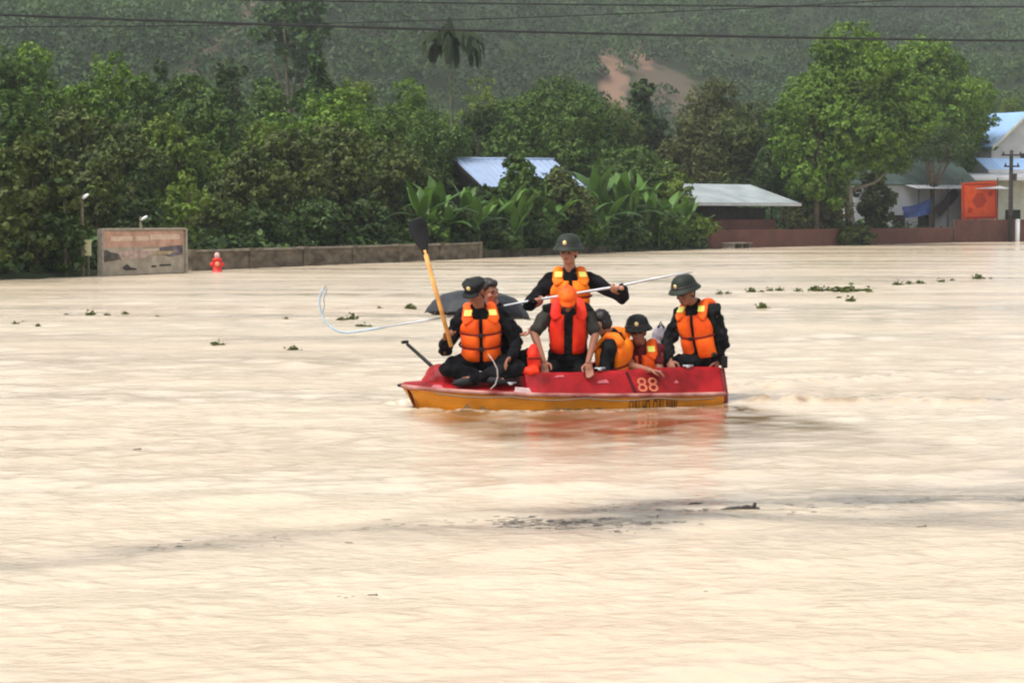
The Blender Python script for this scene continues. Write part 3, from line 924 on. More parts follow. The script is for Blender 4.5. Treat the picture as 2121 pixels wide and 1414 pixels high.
# scum of tiny chips in the dirty band
gs = np.random.default_rng(91)
vs_, qs_ = [], []
for k in range(950):
    f = gs.beta(1.6, 1.8)
    px = 1010 + 560 * f
    py = 1086 - 30 * f + gs.normal(0, 5 + 8 * math.sin(math.pi * f))
    if gs.random() < .18: px = gs.uniform(300, 2150); py = float(np.interp(px, [0, 400, 700, 1100, 1500, 2121], [1166, 1128, 1104, 1078, 1056, 1035])) + gs.normal(0, 9)
    p = G(px, py); L_ = gs.uniform(.006, .030); w_ = gs.uniform(.001, .003); an_ = gs.normal(0, .22)
    u_ = V(math.cos(an_), math.sin(an_), 0) * L_; n_ = V(-math.sin(an_), math.cos(an_), 0) * w_
    h_ = V(0, 0, gs.uniform(.002, .005))
    i0 = len(vs_)
    vs_ += [p - u_ - n_ + h_ * .3, p + u_ - n_ + h_ * .3, p + u_ + n_ + h_, p - u_ + n_ + h_]; qs_.append((i0, i0 + 1, i0 + 2, i0 + 3))
sm = link_mesh(np_mesh('floating_debris', vs_, qs_), 'floating_debris', WOOD_WET)
tag(sm, 'dark scum of tiny chips and straw drifting in the dirty band', 'debris', kind='stuff')
drift(772, 1233, 22, 'small dark twig floating alone below the dirty band', 0, True, 20)
for k, a in enumerate((702, 716, 731)):
    drift(a, 1236 + (k % 2) * 2, 9, 'speck of drift beside the small dark twig below the dirty band', 0, False, 30 + k, 'specks beside the small twig')
drift(1908, 1092, 26, 'forked twig drifting behind the black stick at the end of the dirty band', .3, True, 24)
drift(1461, 1225, 9, 'tiny chip of wood drifting alone on the peach coloured water', 0, True, 25)
drift(284, 931, 16, 'thin pale twig drifting between the picture board and the viewer', .4, True, 26)
# ------------------------------------------------------------------ walls, board, posts, houses
CONC = mat('stained_concrete', (0.13, 0.105, 0.075), 0.95, 0.1, var=.45, vscale=1.6, bump=.5, bscale=12, stretch=(1, 1, 2.2))
CONC_L = mat('pale_coping', (0.20, 0.17, 0.13), 0.95, 0.1, var=.35, vscale=2.0, bump=.4, bscale=14)
WHITE = mat('white_wash', (0.46, 0.47, 0.47), 0.9, 0.2, var=.10, vscale=1.4)
CREAM = mat('cream_wash', (0.55, 0.56, 0.45), 0.9, 0.2, var=.12, vscale=1.4)
DARKIN = mat('dark_timber_and_shade', (0.030, 0.027, 0.024), 0.9, 0.1, var=.3)
GREYW = mat('grey_plaster', (0.34, 0.35, 0.37), 0.9, 0.1, var=.2, vscale=1.2)
BLUE_ROOF = mat('blue_sheet', (0.22, 0.37, 0.60), 0.35, 0.5, var=.10, vscale=.6)
LILAC_ROOF = mat('lilac_sheet', (0.24, 0.32, 0.47), 0.35, 0.5, var=.12, vscale=.6)
PALE_ROOF = mat('pale_green_sheet', (0.25, 0.285, 0.285), 0.4, 0.5, var=.22, vscale=.8)
GREEN_ROOF = mat('green_sheet', (0.03, 0.05, 0.042), 0.6, 0.3, var=.3, vscale=.8)
ORANGE_B = mat('orange_banner_cloth', (0.60, 0.070, 0.010), 0.8, 0.2, var=.12, vscale=3)
POLE_M = mat('dark_pole', (0.035, 0.030, 0.030), 0.9, 0.2, var=.3)
WOODP = mat('weathered_post', (0.16, 0.14, 0.09), 0.95, 0.1, var=.3, vscale=8)
STEEL_W = mat('white_enamel', (0.78, 0.80, 0.80), 0.4, 0.4, var=.05)

def brick_mat():
    m = bpy.data.materials.new('red_brick'); m.use_nodes = True
    t = m.node_tree; b = t.nodes['Principled BSDF']; b.inputs['Roughness'].default_value = .95
    tc = t.nodes.new('ShaderNodeTexCoord')
    sp = t.nodes.new('ShaderNodeSeparateXYZ'); cb = t.nodes.new('ShaderNodeCombineXYZ')
    ad = t.nodes.new('ShaderNodeMath'); ad.operation = 'ADD'
    t.links.new(tc.outputs['Object'], sp.inputs[0])
    t.links.new(sp.outputs[0], ad.inputs[0]); t.links.new(sp.outputs[1], ad.inputs[1])
    t.links.new(ad.outputs[0], cb.inputs[0]); t.links.new(sp.outputs[2], cb.inputs[1])
    br = t.nodes.new('ShaderNodeTexBrick')
    br.inputs['Color1'].default_value = (0.13, 0.030, 0.018, 1); br.inputs['Color2'].default_value = (0.20, 0.052, 0.030, 1)
    br.inputs['Mortar'].default_value = (0.12, 0.095, 0.075, 1)
    br.inputs['Scale'].default_value = 1.0; br.inputs['Brick Width'].default_value = .23; br.inputs['Row Height'].default_value = .075; br.inputs['Mortar Size'].default_value = .008
    t.links.new(cb.outputs[0], br.inputs['Vector'])
    nz = t.nodes.new('ShaderNodeTexNoise'); nz.inputs['Scale'].default_value = 1.1; nz.inputs['Detail'].default_value = 6
    t.links.new(tc.outputs['Object'], nz.inputs['Vector'])
    mx = t.nodes.new('ShaderNodeMix'); mx.data_type = 'RGBA'; mx.blend_type = 'MULTIPLY'; mx.inputs[0].default_value = .7
    t.links.new(br.outputs[0], mx.inputs[6]); t.links.new(nz.outputs['Fac'], mx.inputs[7])
    t.links.new(mx.outputs[2], b.inputs['Base Color'])
    return m
BRICK = brick_mat()

def at(px, off):
    Y = D(px) + off
    p = P(px, 447, Y); p[2] = 0
    return p
def zat(py, p):
    """height above water of row py at the distance of point p"""
    return CAM_H - (py - HORIZON) / FPX * p[1]

def wall_run(name, pa, pb, h, m, label, cap=None, th=.2, piers=0, cat='wall', base=-.6, group=None):
    u = unit(pb - pa); L = np.linalg.norm(pb - pa); n = V(-u[1], u[0], 0)
    root = thing(name, pa, label, cat, group)
    root['kind'] = 'thing'
    ax = np.stack([u, n, V(0, 0, 1)])
    mid = (pa + pb) / 2
    MB().box(mid + V(0, 0, (h + base) / 2), (L / 2, th / 2, (h - base) / 2), ax).build('panel', m, root, bevel=.012)
    if cap is not None:
        MB().box(mid + V(0, 0, h + .045), (L / 2 + .04, th / 2 + .05, .04), ax).build('coping', cap, root, bevel=.01)
    for k in range(piers):
        c = pa + u * L * k / max(1, piers - 1)
        MB().box(c + V(0, 0, (h + base) / 2 + .04), (.17, th / 2 + .07, (h - base) / 2 + .07), ax).build('pier', m, root, bevel=.012)
    return root

pa, pb = at(392, 0.25), at(989, 0.25)
wall_run('low_wall', pa, pb, zat(506, pb), CONC, 'low stained concrete wall with a coping, standing in the water behind the boat', CONC_L, piers=7)
pa, pb = at(994, .8), at(1262, .8)
wall_run('low_wall', pa, pb, zat(518, pa), mat('mossy_concrete', (0.055, 0.05, 0.03), .95, .1, var=.5, vscale=2), 'lower dark mossy wall below the banana plants', None)
pa, pb = at(1470, 1.2), at(1975, 1.2)
wall_run('brick_wall', pa, pb, zat(471, pb), BRICK, 'long low red brick wall on both sides of the tallest tree', None, piers=0)
pa, pb = at(1976, .9), at(2170, .9)
wall_run('brick_wall', pa, pb, zat(455, pa), BRICK, 'taller red brick wall below the orange banner, behind the utility pole', None, piers=0)
# timber planks / debris caught at the wall foot
p = at(1525, -.2)
r = thing('timber_platform', p, 'low weathered timber platform at the water in front of the brick wall', 'platform')
ux = unit(at(1560, -.2) - at(1490, -.2)); axx = np.stack([ux, V(-ux[1], ux[0], 0), V(0, 0, 1)])
MB().box(p + V(0, 0, .30), (1.25, .5, .04), axx).build('deck', CONC_L, r)
for s in (-1, 0, 1):
    MB().box(p + ux * s * 1.1 + V(0, 0, 0), (.05, .4, .28), axx).build('leg', BARK_PALE, r)

# --- picture board
pl, pr = G(212, 572), G(384, 565.5)
u = unit(pr - pl); n = V(u[1], -u[0], 0); Lb = np.linalg.norm(pr - pl); hb_ = zat(476, (pl + pr) / 2)
ax = np.stack([u, n, V(0, 0, 1)])
mid = (pl + pr) / 2
board = thing('picture_board', mid, 'big faded picture board with pink title strips, standing in the water', 'sign board')
MB().box(mid + V(0, 0, hb_ / 2 - .3) - n * .09, (Lb / 2, .07, hb_ / 2 + .3), ax).build('slab', CONC_L, board, bevel=.01)
fr = MB()
for s in (-1, 1):
    fr.box(mid + u * s * (Lb / 2 + .02) + V(0, 0, hb_ / 2 - .29) - n * .04, (.035, .10, hb_ / 2 + .32), ax)
fr.box(mid + V(0, 0, hb_ + .03) - n * .04, (Lb / 2 - .02, .10, .03), ax)
fr.build('frame', mat('board_frame', (0.33, 0.29, 0.23), .8, .2, var=.2), board)
def on_board(x0, x1, z0, z1, d, name, m, poly=None):
    """sheet on the board, 0..1 across and up"""
    o = mid - u * Lb / 2 - n * .02
    if poly is None: poly = [(x0, z0), (x1, z0), (x1, z1), (x0, z1)]
    return MB().prism([o + u * Lb * a + V(0, 0, hb_ * c) + n * d for a, c in poly], n * .004).build(name, m, board)
on_board(0.01, .99, .02, .99, .002, 'print_panel', mat('faded_print', (0.36, 0.31, 0.235), .8, .2, var=.22, vscale=3))
on_board(.02, .98, .62, .97, .008, 'title_band', mat('faded_pink', (0.48, 0.29, 0.21), .8, .2, var=.2, vscale=3))
PT = mat('faded_white', (0.60, 0.45, 0.34), .8, .2)
for a, b_, z0, z1 in [(.10, .36, .76, .86), (.40, .55, .76, .86), (.57, .93, .78, .90)]:
    on_board(a, b_, z0, z1, .014, 'title_strip', PT)
DKP = mat('faded_dark', (0.085, 0.075, 0.062), .8, .2, var=.4, vscale=5)
on_board(0, 0, 0, 0, .0145, 'picture_ridge', DKP, [(.02, .30), (.10, .32), (.22, .36), (.19, .48), (.10, .52), (.05, .57), (.02, .56)])
on_board(0, 0, 0, 0, .0145, 'picture_ridge', mat('faded_violet', (0.13, 0.11, 0.12), .8, .2, var=.4, vscale=5), [(.70, .46), (.80, .38), (.97, .44), (.97, .65), (.82, .63), (.68, .60)])
on_board(0, 0, 0, 0, .0145, 'picture_field', mat('faded_rose', (0.42, 0.31, 0.26), .8, .2, var=.3, vscale=6), [(.20, .36), (.48, .36), (.66, .52), (.62, .57), (.30, .56), (.18, .50)])
on_board(0, 0, 0, 0, .0205, 'picture_strip', mat('faded_cream', (0.55, 0.45, 0.36), .8, .2), [(.49, .53), (.67, .54), (.67, .58), (.49, .57)])
on_board(0, 0, 0, 0, .0205, 'picture_field', mat('faded_sand', (0.40, 0.30, 0.17), .8, .2, var=.3, vscale=6), [(.52, .46), (.80, .44), (.90, .52), (.72, .52)])
BLK = mat('print_black', (0.055, 0.05, 0.045), .8, .2)
on_board(0, 0, 0, 0, .0205, 'print_mark', BLK, [(.23, .17), (.27, .11), (.40, .11), (.40, .15), (.33, .17), (.29, .25)])
on_board(.58, .64, .16, .20, .0205, 'print_mark', BLK)
on_board(.68, .82, .18, .22, .0205, 'print_mark', BLK)

# --- red marker by the low wall
p = G(450, 562.5)
mk = thing('hydrant', p, 'small red hydrant with a pale cap in the water by the low wall', 'hydrant')
RED = mat('red_paint', (0.62, 0.02, 0.012), .45, .4, var=.15, vscale=5)
MB().lathe([(.02, -.3), (.17, -.3), (.17, .05), (.145, .07), (.145, .36), (.165, .38), (.165, .44), (.02, .46)], p, n=18).build('barrel', RED, mk, True)
MB().lathe([(.01, .44), (.085, .44), (.09, .50), (.085, .58), (.05, .63), (.005, .64)], p, n=16).build('cap', mat('pale_cap', (0.55, 0.38, 0.33), .6, .3), mk, True)
for s in (-1, 1):
    MB().tube([p + V(s * .10, 0, .24), p + V(s * .23, 0, .24)], [.07, .07], 12).build('outlet', RED, mk, True)
MB().tube([p + V(.03, -.10, .25), p + V(.03, -.19, .25)], [.085, .085], 14).build('outlet_cap', mat('salmon_cap', (0.70, 0.22, 0.13), .5, .3), mk, True)

# --- street lamps among the waterside trees
def lamp(px, pbase, ptop, off, label, pole=True, lw=.30):
    p = at(px, off); z = zat(ptop, p)
    root = thing('street_lamp', p, label, 'street lamp', None)
    MB().tube([p + V(0, 0, -.5), p + V(0, 0, z + .05)], [.055, .045], 10).build('pole', WOODP, root, True)
    MB().tube([p + V(0, -.02, z - .12), p + V(.06, -.10, z - .04)], [.02, .02], 8).build('bracket', POLE_M, root, True)
    axl = np.stack([unit(V(.8, 0, .6)), V(0, 1, 0), unit(V(-.6, 0, .8))])
    MB().ell(p + V(.13, -.12, z), (lw * .42, .09, .05), axl).build('lamp_head', STEEL_W, root, True)
lamp(170, 575, 407, .35, 'street lamp with a small tilted white head on a thin post before dark trees')
lamp(292, 560, 452, .9, 'second street lamp whose white head just clears the picture board')
def post(px, off, ytop, r, m, label):
    p = at(px, off); z = zat(ytop, p)
    root = thing('post', p, label, 'post')
    MB().tube([p + V(0, 0, -.5), p + V(0, 0, z)], [r, r], 12).build('shaft', m, root, True)
    MB().ell(p + V(0, 0, z), (r * 1.15, r * 1.15, r * .5)).build('top', m, root, True)
p = at(182, .4); z = zat(498, p)
sp_ = thing('sign_post', p, 'narrow cream plate on a thin post between the lamp post and the picture board', 'sign')
MB().tube([p + V(0, 0, -.5), p + V(0, 0, z)], [.03, .03], 8).build('post', WOODP, sp_, True)
MB().box(p + V(0, -.045, z - .22), (.10, .012, .24)).build('plate', mat('cream_plate', (0.62, 0.60, 0.36), .7, .2), sp_, bevel=.004)
post(2108, -1.2, 456, .16, STEEL_W, 'thick white post standing in the water beside the utility pole')

# --- utility pole
p = at(2093, -.9); z = zat(312, p)
up_ = thing('utility_pole', p, 'dark utility pole with a cluttered top, standing in the water', 'utility pole')
MB().tube([p + V(0, 0, -.8), p + V(0, 0, z)], [.19, .13], 12).build('pole', POLE_M, up_, True)
for dz, w in ((-.35, .75), (-1.15, .55)):
    MB().box(p + V(0, -.17, z + dz), (w, .05, .06)).build('crossarm', POLE_M, up_)
    for s in (-.8, 0.0, .8):
        MB().lathe([(.02, 0), (.07, .01), (.08, .08), (.04, .12), (.05, .18), (.01, .2)], p + V(s * w, -.17, z + dz + .05), n=10).build('insulator', POLE_M, up_, True)
MB().box(p + V(.26, -.05, z - 1.9), (.13, .12, .24)).build('meter_box', POLE_M, up_, bevel=.02)
MB().box(p + V(-.05, -.26, z - 4.1), (.14, .08, .55)).build('meter_box', POLE_M, up_, bevel=.02)

# --- overhead cables high above the water
CABLE = mat('black_cable', (0.012, 0.014, 0.016), .6, .3)
def cable(pts, r, Y0, Y1, label):
    xs_ = np.linspace(pts[0][0], pts[-1][0], 40)
    ys_ = np.interp(xs_, [a for a, b_ in pts], [b_ for a, b_ in pts])
    k = np.polyfit(xs_, ys_, 2); ys_ = np.polyval(k, xs_)
    ps = [P(a, b_, Y0 + (Y1 - Y0) * (a + 300) / 2800) for a, b_ in zip(xs_, ys_)]
    o_ = MB().tube(ps, r, 6).build('power_cable', CABLE, None, True)
    tag(o_, label, 'cable')
cable([(-300, 12), (0, 33), (500, 53), (1060, 65), (1650, 76), (2500, 92)], .034, 50, 62, 'thickest black power cable sagging across the hillside, lowest of them')
cable([(-300, -22), (0, -10), (700, 4), (1400, 12), (2121, 14), (2500, 15)], .024, 54, 66, 'thin power cable along the very top of the hillside')
cable([(-300, 50), (0, 58), (500, 55), (1060, 36), (1500, 20), (2121, -14)], .016, 50, 68, 'fine power cable that crosses the thick one on the way up')

# --- houses
def frame_at(p, ang):
    c, s = math.cos(ang), math.sin(ang)
    return np.stack([V(c, s, 0), V(-s, c, 0), V(0, 0, 1)])
def sheet_roof(o, ax, x0, y0, z0, x1, y1, z1, ridge=.2, th=.03):
    """corrugated sheet from edge (y0,z0) to edge (y1,z1), running x0..x1"""
    k = int(max(8, (x1 - x0) / ridge)) * 2
    xs_ = np.linspace(x0, x1, k + 1)
    def pt(x, f, dz): return o + ax[0] * x + ax[1] * (y0 + (y1 - y0) * f) + V(0, 0, z0 + (z1 - z0) * f + dz)
    rings = []
    for i, x in enumerate(xs_):
        d = .035 if i % 2 else 0.0
        rings.append([pt(x, 0, d), pt(x, 1, d), pt(x, 1, d + th), pt(x, 0, d + th)])
    return MB().loft(rings)
def slab(o, ax, x0, x1, y0, y1, z0, z1):
    return MB().box(o + ax[0] * (x0 + x1) / 2 + ax[1] * (y0 + y1) / 2 + V(0, 0, (z0 + z1) / 2), ((x1 - x0) / 2, (y1 - y0) / 2, (z1 - z0) / 2), ax)

# blue roofed house behind the bananas
p = at(1003, 11); p[2] = 0
ax = frame_at(p, math.radians(19))
h1 = thing('house', p, 'small house with a ribbed lilac blue sheet roof half hidden by bananas', 'house')
ze, zr = zat(389, p), zat(331, p + ax[1] * 4)
L = 5.1; dp = 4.6
slab(p, ax, .3, L - .3, .3, dp * 2 - .3, -.3, ze - .06).build('wall', mat('shaded_plaster', (0.09, 0.095, 0.07), .95, .1, var=.4, vscale=1.5), h1)  # plaster colour darkened toward green to stand for shade on the wall
for s in (0, 1):
    xw = .3 if s == 0 else L - .3
    MB().prism([p + ax[0] * xw + ax[1] * .3 + V(0, 0, ze - .06), p + ax[0] * xw + ax[1] * (dp * 2 - .3) + V(0, 0, ze - .06), p + ax[0] * xw + ax[1] * dp + V(0, 0, zr - .12)], ax[0] * (.15 if s == 0 else -.15)).build('gable', DARKIN, h1)
sheet_roof(p, ax, -.1, -.2, ze, L + .2, dp - .01, zr, .35).build('roof_slope', LILAC_ROOF, h1)
sheet_roof(p, ax, -.1, dp * 2 + .2, ze, L + .2, dp + .01, zr - .002, .35).build('roof_slope', LILAC_ROOF, h1)
MB().tube([p + ax[0] * -.12 + ax[1] * dp + V(0, 0, zr + .05), p + ax[0] * (L + .22) + ax[1] * dp + V(0, 0, zr + .05)], [.09, .09], 8).build('ridge_cap', LILAC_ROOF, h1, True)
MB().prism([p + ax[0] * -.14 + ax[1] * -.2 + V(0, 0, ze - .16), p + ax[0] * -.14 + ax[1] * dp + V(0, 0, zr - .16), p + ax[0] * -.14 + ax[1] * dp + V(0, 0, zr + .02), p + ax[0] * -.14 + ax[1] * -.2 + V(0, 0, ze + .02)], ax[0] * .035).build('barge_board', DARKIN, h1)
fw = slab(p, ax, 1.4, 2.6, .24, .29, 1.0, 2.2).build('window', DARKIN, h1)

# pale metal roofed shed
p = at(1432, 8); ax = frame_at(p, math.atan2((at(1700, 8) - p)[1], (at(1700, 8) - p)[0]) * .75)
sh = thing('shed', p, 'open shed with a pale green ribbed metal roof above a brick base', 'shed')
ze, zr = zat(421, p), zat(376, p)
L = 8.2
sheet_roof(p, ax, -1.8, -.4, ze, L + 1.4, 3.6, zr - .1, .3).build('roof', PALE_ROOF, sh)
slab(p, ax, -1.8, L + 1.4, -.46, -.42, ze - .14, ze + .03).build('fascia', WHITE, sh)
slab(p, ax, 0, L - .4, .1, .3, -.3, zat(455, p)).build('brick_base', BRICK, sh)
slab(p, ax, 0, L - .4, 3.2, 3.4, -.3, ze + .5).build('back_wall', DARKIN, sh)
slab(p, ax, 0, .18, .34, 3.16, -.3, ze + .05).build('side_wall', DARKIN, sh)
slab(p, ax, .2, L - .4, .9, 1.0, zat(455, p), ze - .25).build('opening_shade', DARKIN, sh)  # dark sheet standing in for the shade inside the open front
for k in range(4):
    c = p + ax[0] * (.25 + k * (L - .9) / 3) + ax[1] * .2
    MB().tube([c + V(0, 0, zat(455, p)), c + V(0, 0, ze + .15)], [.06, .06], 8).build('post', DARKIN, sh, True)

# white house behind the two tall trees
p = at(1838, 9); ax = frame_at(p, math.radians(24))
wh = thing('house', p, 'low white house with a dark green roof under the two tall trees', 'house')
ze, zr = zat(384, p), zat(338, p)
L = 8.0
slab(p, ax, 0, L, .8, 6, -.3, ze).build('wall', WHITE, wh)
sheet_roof(p, ax, -3.0, .55, ze + .05, L + .3, 4.0, zr + .6, .35).build('roof', GREEN_ROOF, wh)
slab(p, ax, 3.2, 4.3, .74, .79, .2, 1.9).build('door', DARKIN, wh)
slab(p, ax, 1.0, 2.0, .74, .79, .9, 1.9).build('window', DARKIN, wh)
for k in range(4):
    c = p + ax[0] * (2.2 + k * 1.25) + ax[1] * -.6
    MB().tube([c + V(0, 0, -.3), c + V(0, 0, ze - .1)], [.05, .05], 8).build('porch_post', DARKIN, wh, True)
sheet_roof(p, ax, 1.9, -1.0, ze - .25, L + 2, .75, ze + .02, .35).build('porch_roof', GREYW, wh)

def tarp(pts, m, label, name='tarpaulin', sag=.25, th=.03):
    """cloth hung from four corners"""
    a, b_, c, d = [np.asarray(q_, float) for q_ in pts]
    n = 9; top = []
    g = np.random.default_rng(3)
    for i in range(n):
        for j in range(n):
            f, h = i / (n - 1), j / (n - 1)
            q_ = (a * (1 - f) + b_ * f) * (1 - h) + (d * (1 - f) + c * f) * h
            q_ = q_ + V(0, -.1 * math.sin(6 * f + 3 * h), -sag * math.sin(math.pi * f) * (1 - .5 * h)) + g.normal(0, .015, 3)
            top.append(q_)
    mb = MB(); nn = n * n
    vs = top + [q_ + V(0, th, 0) for q_ in top]
    fs = []
    for i in range(n - 1):
        for j in range(n - 1):
            k = i * n + j
            fs += [(k, k + 1, k + n + 1, k + n), (nn + k, nn + k + n, nn + k + n + 1, nn + k + 1)]
    mb.add(vs, fs)
    o_ = mb.build(name, m, None, True)
    tag(o_, label, name.replace('_', ' '))
    return o_
def PP(px, py, off): return P(px, py, D(px) + off)
BLUET = mat('blue_tarp', (0.035, 0.07, 0.22), .5, .4, var=.3, vscale=4)
tarp([PP(1868, 428, 6), PP(1930, 408, 6), PP(1932, 440, 6), PP(1872, 452, 6)], BLUET, 'blue tarpaulin slung across the front of the white house', sag=.2)
tarp([PP(1932, 432, 5.5), PP(1986, 372, 5.5), PP(1992, 398, 5.5), PP(1945, 452, 5.5)], mat('brown_tarp', (0.045, 0.025, 0.025), .8, .2, var=.3), 'dark brown cloth hung slanting beside the orange banner', name='hanging_cloth', sag=.15)

# orange banner
pA, pB, pC, pD = PP(1993, 455, 2.2), PP(2066, 453, 2.2), PP(2064, 374, 2.2), PP(1992, 379, 2.2)
bn = thing('banner', (pA + pB) / 2 * V(1, 1, 0), 'bright orange square banner with a faint red pattern above the brick wall', 'banner')
nB = unit(np.cross(pB - pA, V(0, 0, 1))); nB = nB if nB[1] < 0 else -nB
MB().prism([pA, pB, pC, pD], -nB * .03).build('cloth', ORANGE_B, bn)
DKO = mat('banner_red', (0.36, 0.028, 0.008), .8, .2, var=.2)
def onb(poly, name, m=DKO, d=.006):
    MB().prism([pA + (pB - pA) * a + (pD - pA) * c + nB * d for a, c in poly], nB * .004).build(name, m, bn)
for a, b_, c0, c1 in [(.02, .07, .02, .98), (.93, .98, .02, .98), (.08, .92, .93, .985), (.08, .92, .015, .07)]:
    onb([(a, c0), (b_, c0), (b_, c1), (a, c1)], 'border')
onb([(.42, .30), (.60, .36), (.70, .52), (.58, .72), (.40, .70), (.28, .50)], 'printed_figure')
onb([(.76, .60), (.88, .66), (.86, .80), (.74, .74)], 'printed_figure')
onb([(.14, .20), (.26, .16), (.30, .30), (.18, .34)], 'printed_figure')
for q_ in (pA, pB):
    MB().tube([V(q_[0], q_[1] + .08, -.3), V(q_[0], q_[1] + .08, q_[2] + 2.95)], [.05, .05], 8).build('pole', DARKIN, bn, True)

# cream annex with the blue awnings and the tall blue gabled house behind it
p = at(2062, 7); ax = frame_at(p, math.radians(14))
an = thing('house', p, 'cream annex with a white edged blue awning behind the utility pole', 'house')
z_aw = zat(368, p)
slab(p, ax, 0, 7, 0.2, 4, -.3, z_aw + .2).build('wall', CREAM, an)
sheet_roof(p, ax, -5.2, -1.6, z_aw - .15, 7, .6, z_aw + .25, .35).build('awning', GREYW, an)
slab(p, ax, -5.2, 7, -1.68, -1.62, z_aw - .24, z_aw - .02).build('awning_edge', WHITE, an)
sheet_roof(p, ax, -.3, .65, z_aw + .5, 7, 2.8, zat(330, p) + .1, .35).build('upper_awning', BLUE_ROOF, an)
slab(p, ax, -.3, 7, .58, .64, z_aw + .34, z_aw + .62).build('upper_awning_edge', WHITE, an)
slab(p, ax, .9, 2.1, .12, .19, -.2, 2.3).build('door', DARKIN, an)

p = at(2052, 15); ax = frame_at(p, math.radians(32))
bh = thing('house', p, 'tall white gabled house with a plain sky blue roof at the edge of the village', 'house')
ze = zat(304, p)
wgab = 7.2; ldep = 9.0; zr = ze + 2.55
MB().prism([p + V(0, 0, -.3), p + ax[0] * wgab + V(0, 0, -.3), p + ax[0] * wgab + V(0, 0, ze), p + ax[0] * wgab / 2 + V(0, 0, zr - .08), p + V(0, 0, ze)], ax[1] * ldep).build('wall', WHITE, bh)
for s in (0, 1):
    e = p + ax[0] * (-.35 if s == 0 else wgab + .35) + V(0, 0, ze - .12); rdg = p + ax[0] * wgab / 2 + V(0, 0, zr + .12)
    MB().prism([e - ax[1] * .4, rdg - ax[1] * .4, rdg + V(0, 0, .10) - ax[1] * .4, e + V(0, 0, .10) - ax[1] * .4], ax[1] * (ldep + .8)).build('roof_slope', BLUE_ROOF, bh)
    tr = MB().prism([e - ax[1] * .46 - V(0, 0, .16), rdg - ax[1] * .46 - V(0, 0, .16), rdg + V(0, 0, .06) - ax[1] * .46, e + V(0, 0, .06) - ax[1] * .46], ax[1] * .055)
    tr.build('barge_board', CREAM, bh)
f = slab(p, ax, wgab / 2 - .5, wgab / 2 + .5, -.05, .06, ze - 1.6, ze - .5).build('window', DARKIN, bh)
# ------------------------------------------------------------------ the boat
REDP = mat('worn_red_paint', (0.22, 0.002, 0.004), 0.5, 0.25, var=.3, vscale=5, col2=(0.40, 0.008, 0.012), bump=.15, bscale=20)
REDD = mat('dark_red_paint', (0.14, 0.003, 0.006), 0.5, 0.4, var=.3, vscale=4)
YELP = mat('ochre_paint', (0.56, 0.20, 0.004), 0.45, 0.4, var=.22, vscale=3, stretch=(1, 1, 3))
RAILM = mat('scuffed_rail', (0.30, 0.045, 0.04), 0.6, 0.25, var=.4, vscale=5, col2=(0.50, 0.26, 0.22))
SCUFF = mat('bare_scuff', (0.48, 0.34, 0.33), 0.6, 0.3, var=.25, vscale=20)
BLACK = mat('black_rubber', (0.006, 0.006, 0.007), 0.6, 0.25, var=.3)
SALMON = mat('salmon_lettering', (0.52, 0.15, 0.075), .6, .3, var=.2, vscale=12)
DKLET = mat('dark_lettering', (0.060, 0.022, 0.008), .6, .3, var=.2)
SILVER = mat('pole_metal', (0.42, 0.43, 0.45), .4, .5, metal=.3, var=.15, vscale=3)

boat = thing('rescue_boat', B0, 'small red and ochre rescue boat crowded with people in life vests', 'boat')
def zr(t): return .085 + .012 * t + .075 * (max(0, t) / BL) ** 2.5
ZT = .335
st = [0, .25, .5, .85, 1.2, 1.55, 1.9, 2.15, 2.4, 2.6, 2.8, 2.92, 3.02, 3.09, 3.12]
def hullp(t, k, f):
    """point on the hull skin: f 0 at the rail, 1 at the keel; k the side"""
    b = bm_half(t); z = zr(t)
    q = b * np.interp(f, [0, .35, .6, .8, 1], [1, .97, .90, .55, 0])
    zz = z + (-.20 - z) * np.interp(f, [0, .35, .6, .8, 1], [0, .42, .75, .93, 1])
    tt = t - .34 * f * np.clip((t - 1.9) / 1.2, 0, 1) ** 2
    return Wb(tt, q * k, zz)
rings = []
for t_ in st:
    fs_ = [0, .18, .35, .6, .8, 1]
    r = [hullp(t_, 1, f) for f in fs_] + [hullp(t_, -1, f) for f in fs_[-2::-1]]
    inn = [Wb(t_ * .99, -(bm_half(t_) - .05), zr(t_)), Wb(t_ * .96, -bm_half(t_) * .6, -.03), Wb(t_ * .96, bm_half(t_) * .6, -.03), Wb(t_ * .99, bm_half(t_) - .05, zr(t_))]
    rings.append(r + inn)
MB().loft(rings).build('hull', YELP, boat)
def topp(t, h, k=1):
    return Wb(t, k * (bm_half(t) - .015 - .11 * h), zr(t) + (ZT - zr(t)) * h)
ts = np.linspace(0.0, 2.06, 14)
for k in (1, -1):
    rings = []
    for t_ in ts:
        b = bm_half(t_)
        sagg = .012 * math.sin(t_ * 3.1)
        rings.append([topp(t_, 0, k), topp(t_, .5, k) + V(0, 0, .004), topp(t_, .93, k), topp(t_, 1, k) - BN * k * .02 + V(0, 0, .012 + sagg), Wb(t_, k * (b - .20), ZT + .006 + sagg), Wb(t_, k * (b - .215), ZT - .03), Wb(t_, k * (b - .20), .0), Wb(t_, k * (b - .10), .0)])
    MB().loft(rings).build('topside', REDP, boat, bevel=0)
# transom
MB().prism([Wb(-.004, -.62, -.1), Wb(-.004, .62, -.1), Wb(-.004, .62, .09), Wb(-.004, .53, ZT), Wb(-.004, -.53, ZT), Wb(-.004, -.62, .09)], BF * -.05).build('transom', REDD, boat, bevel=.01)
axb = np.stack([BF, BN, V(0, 0, 1)])
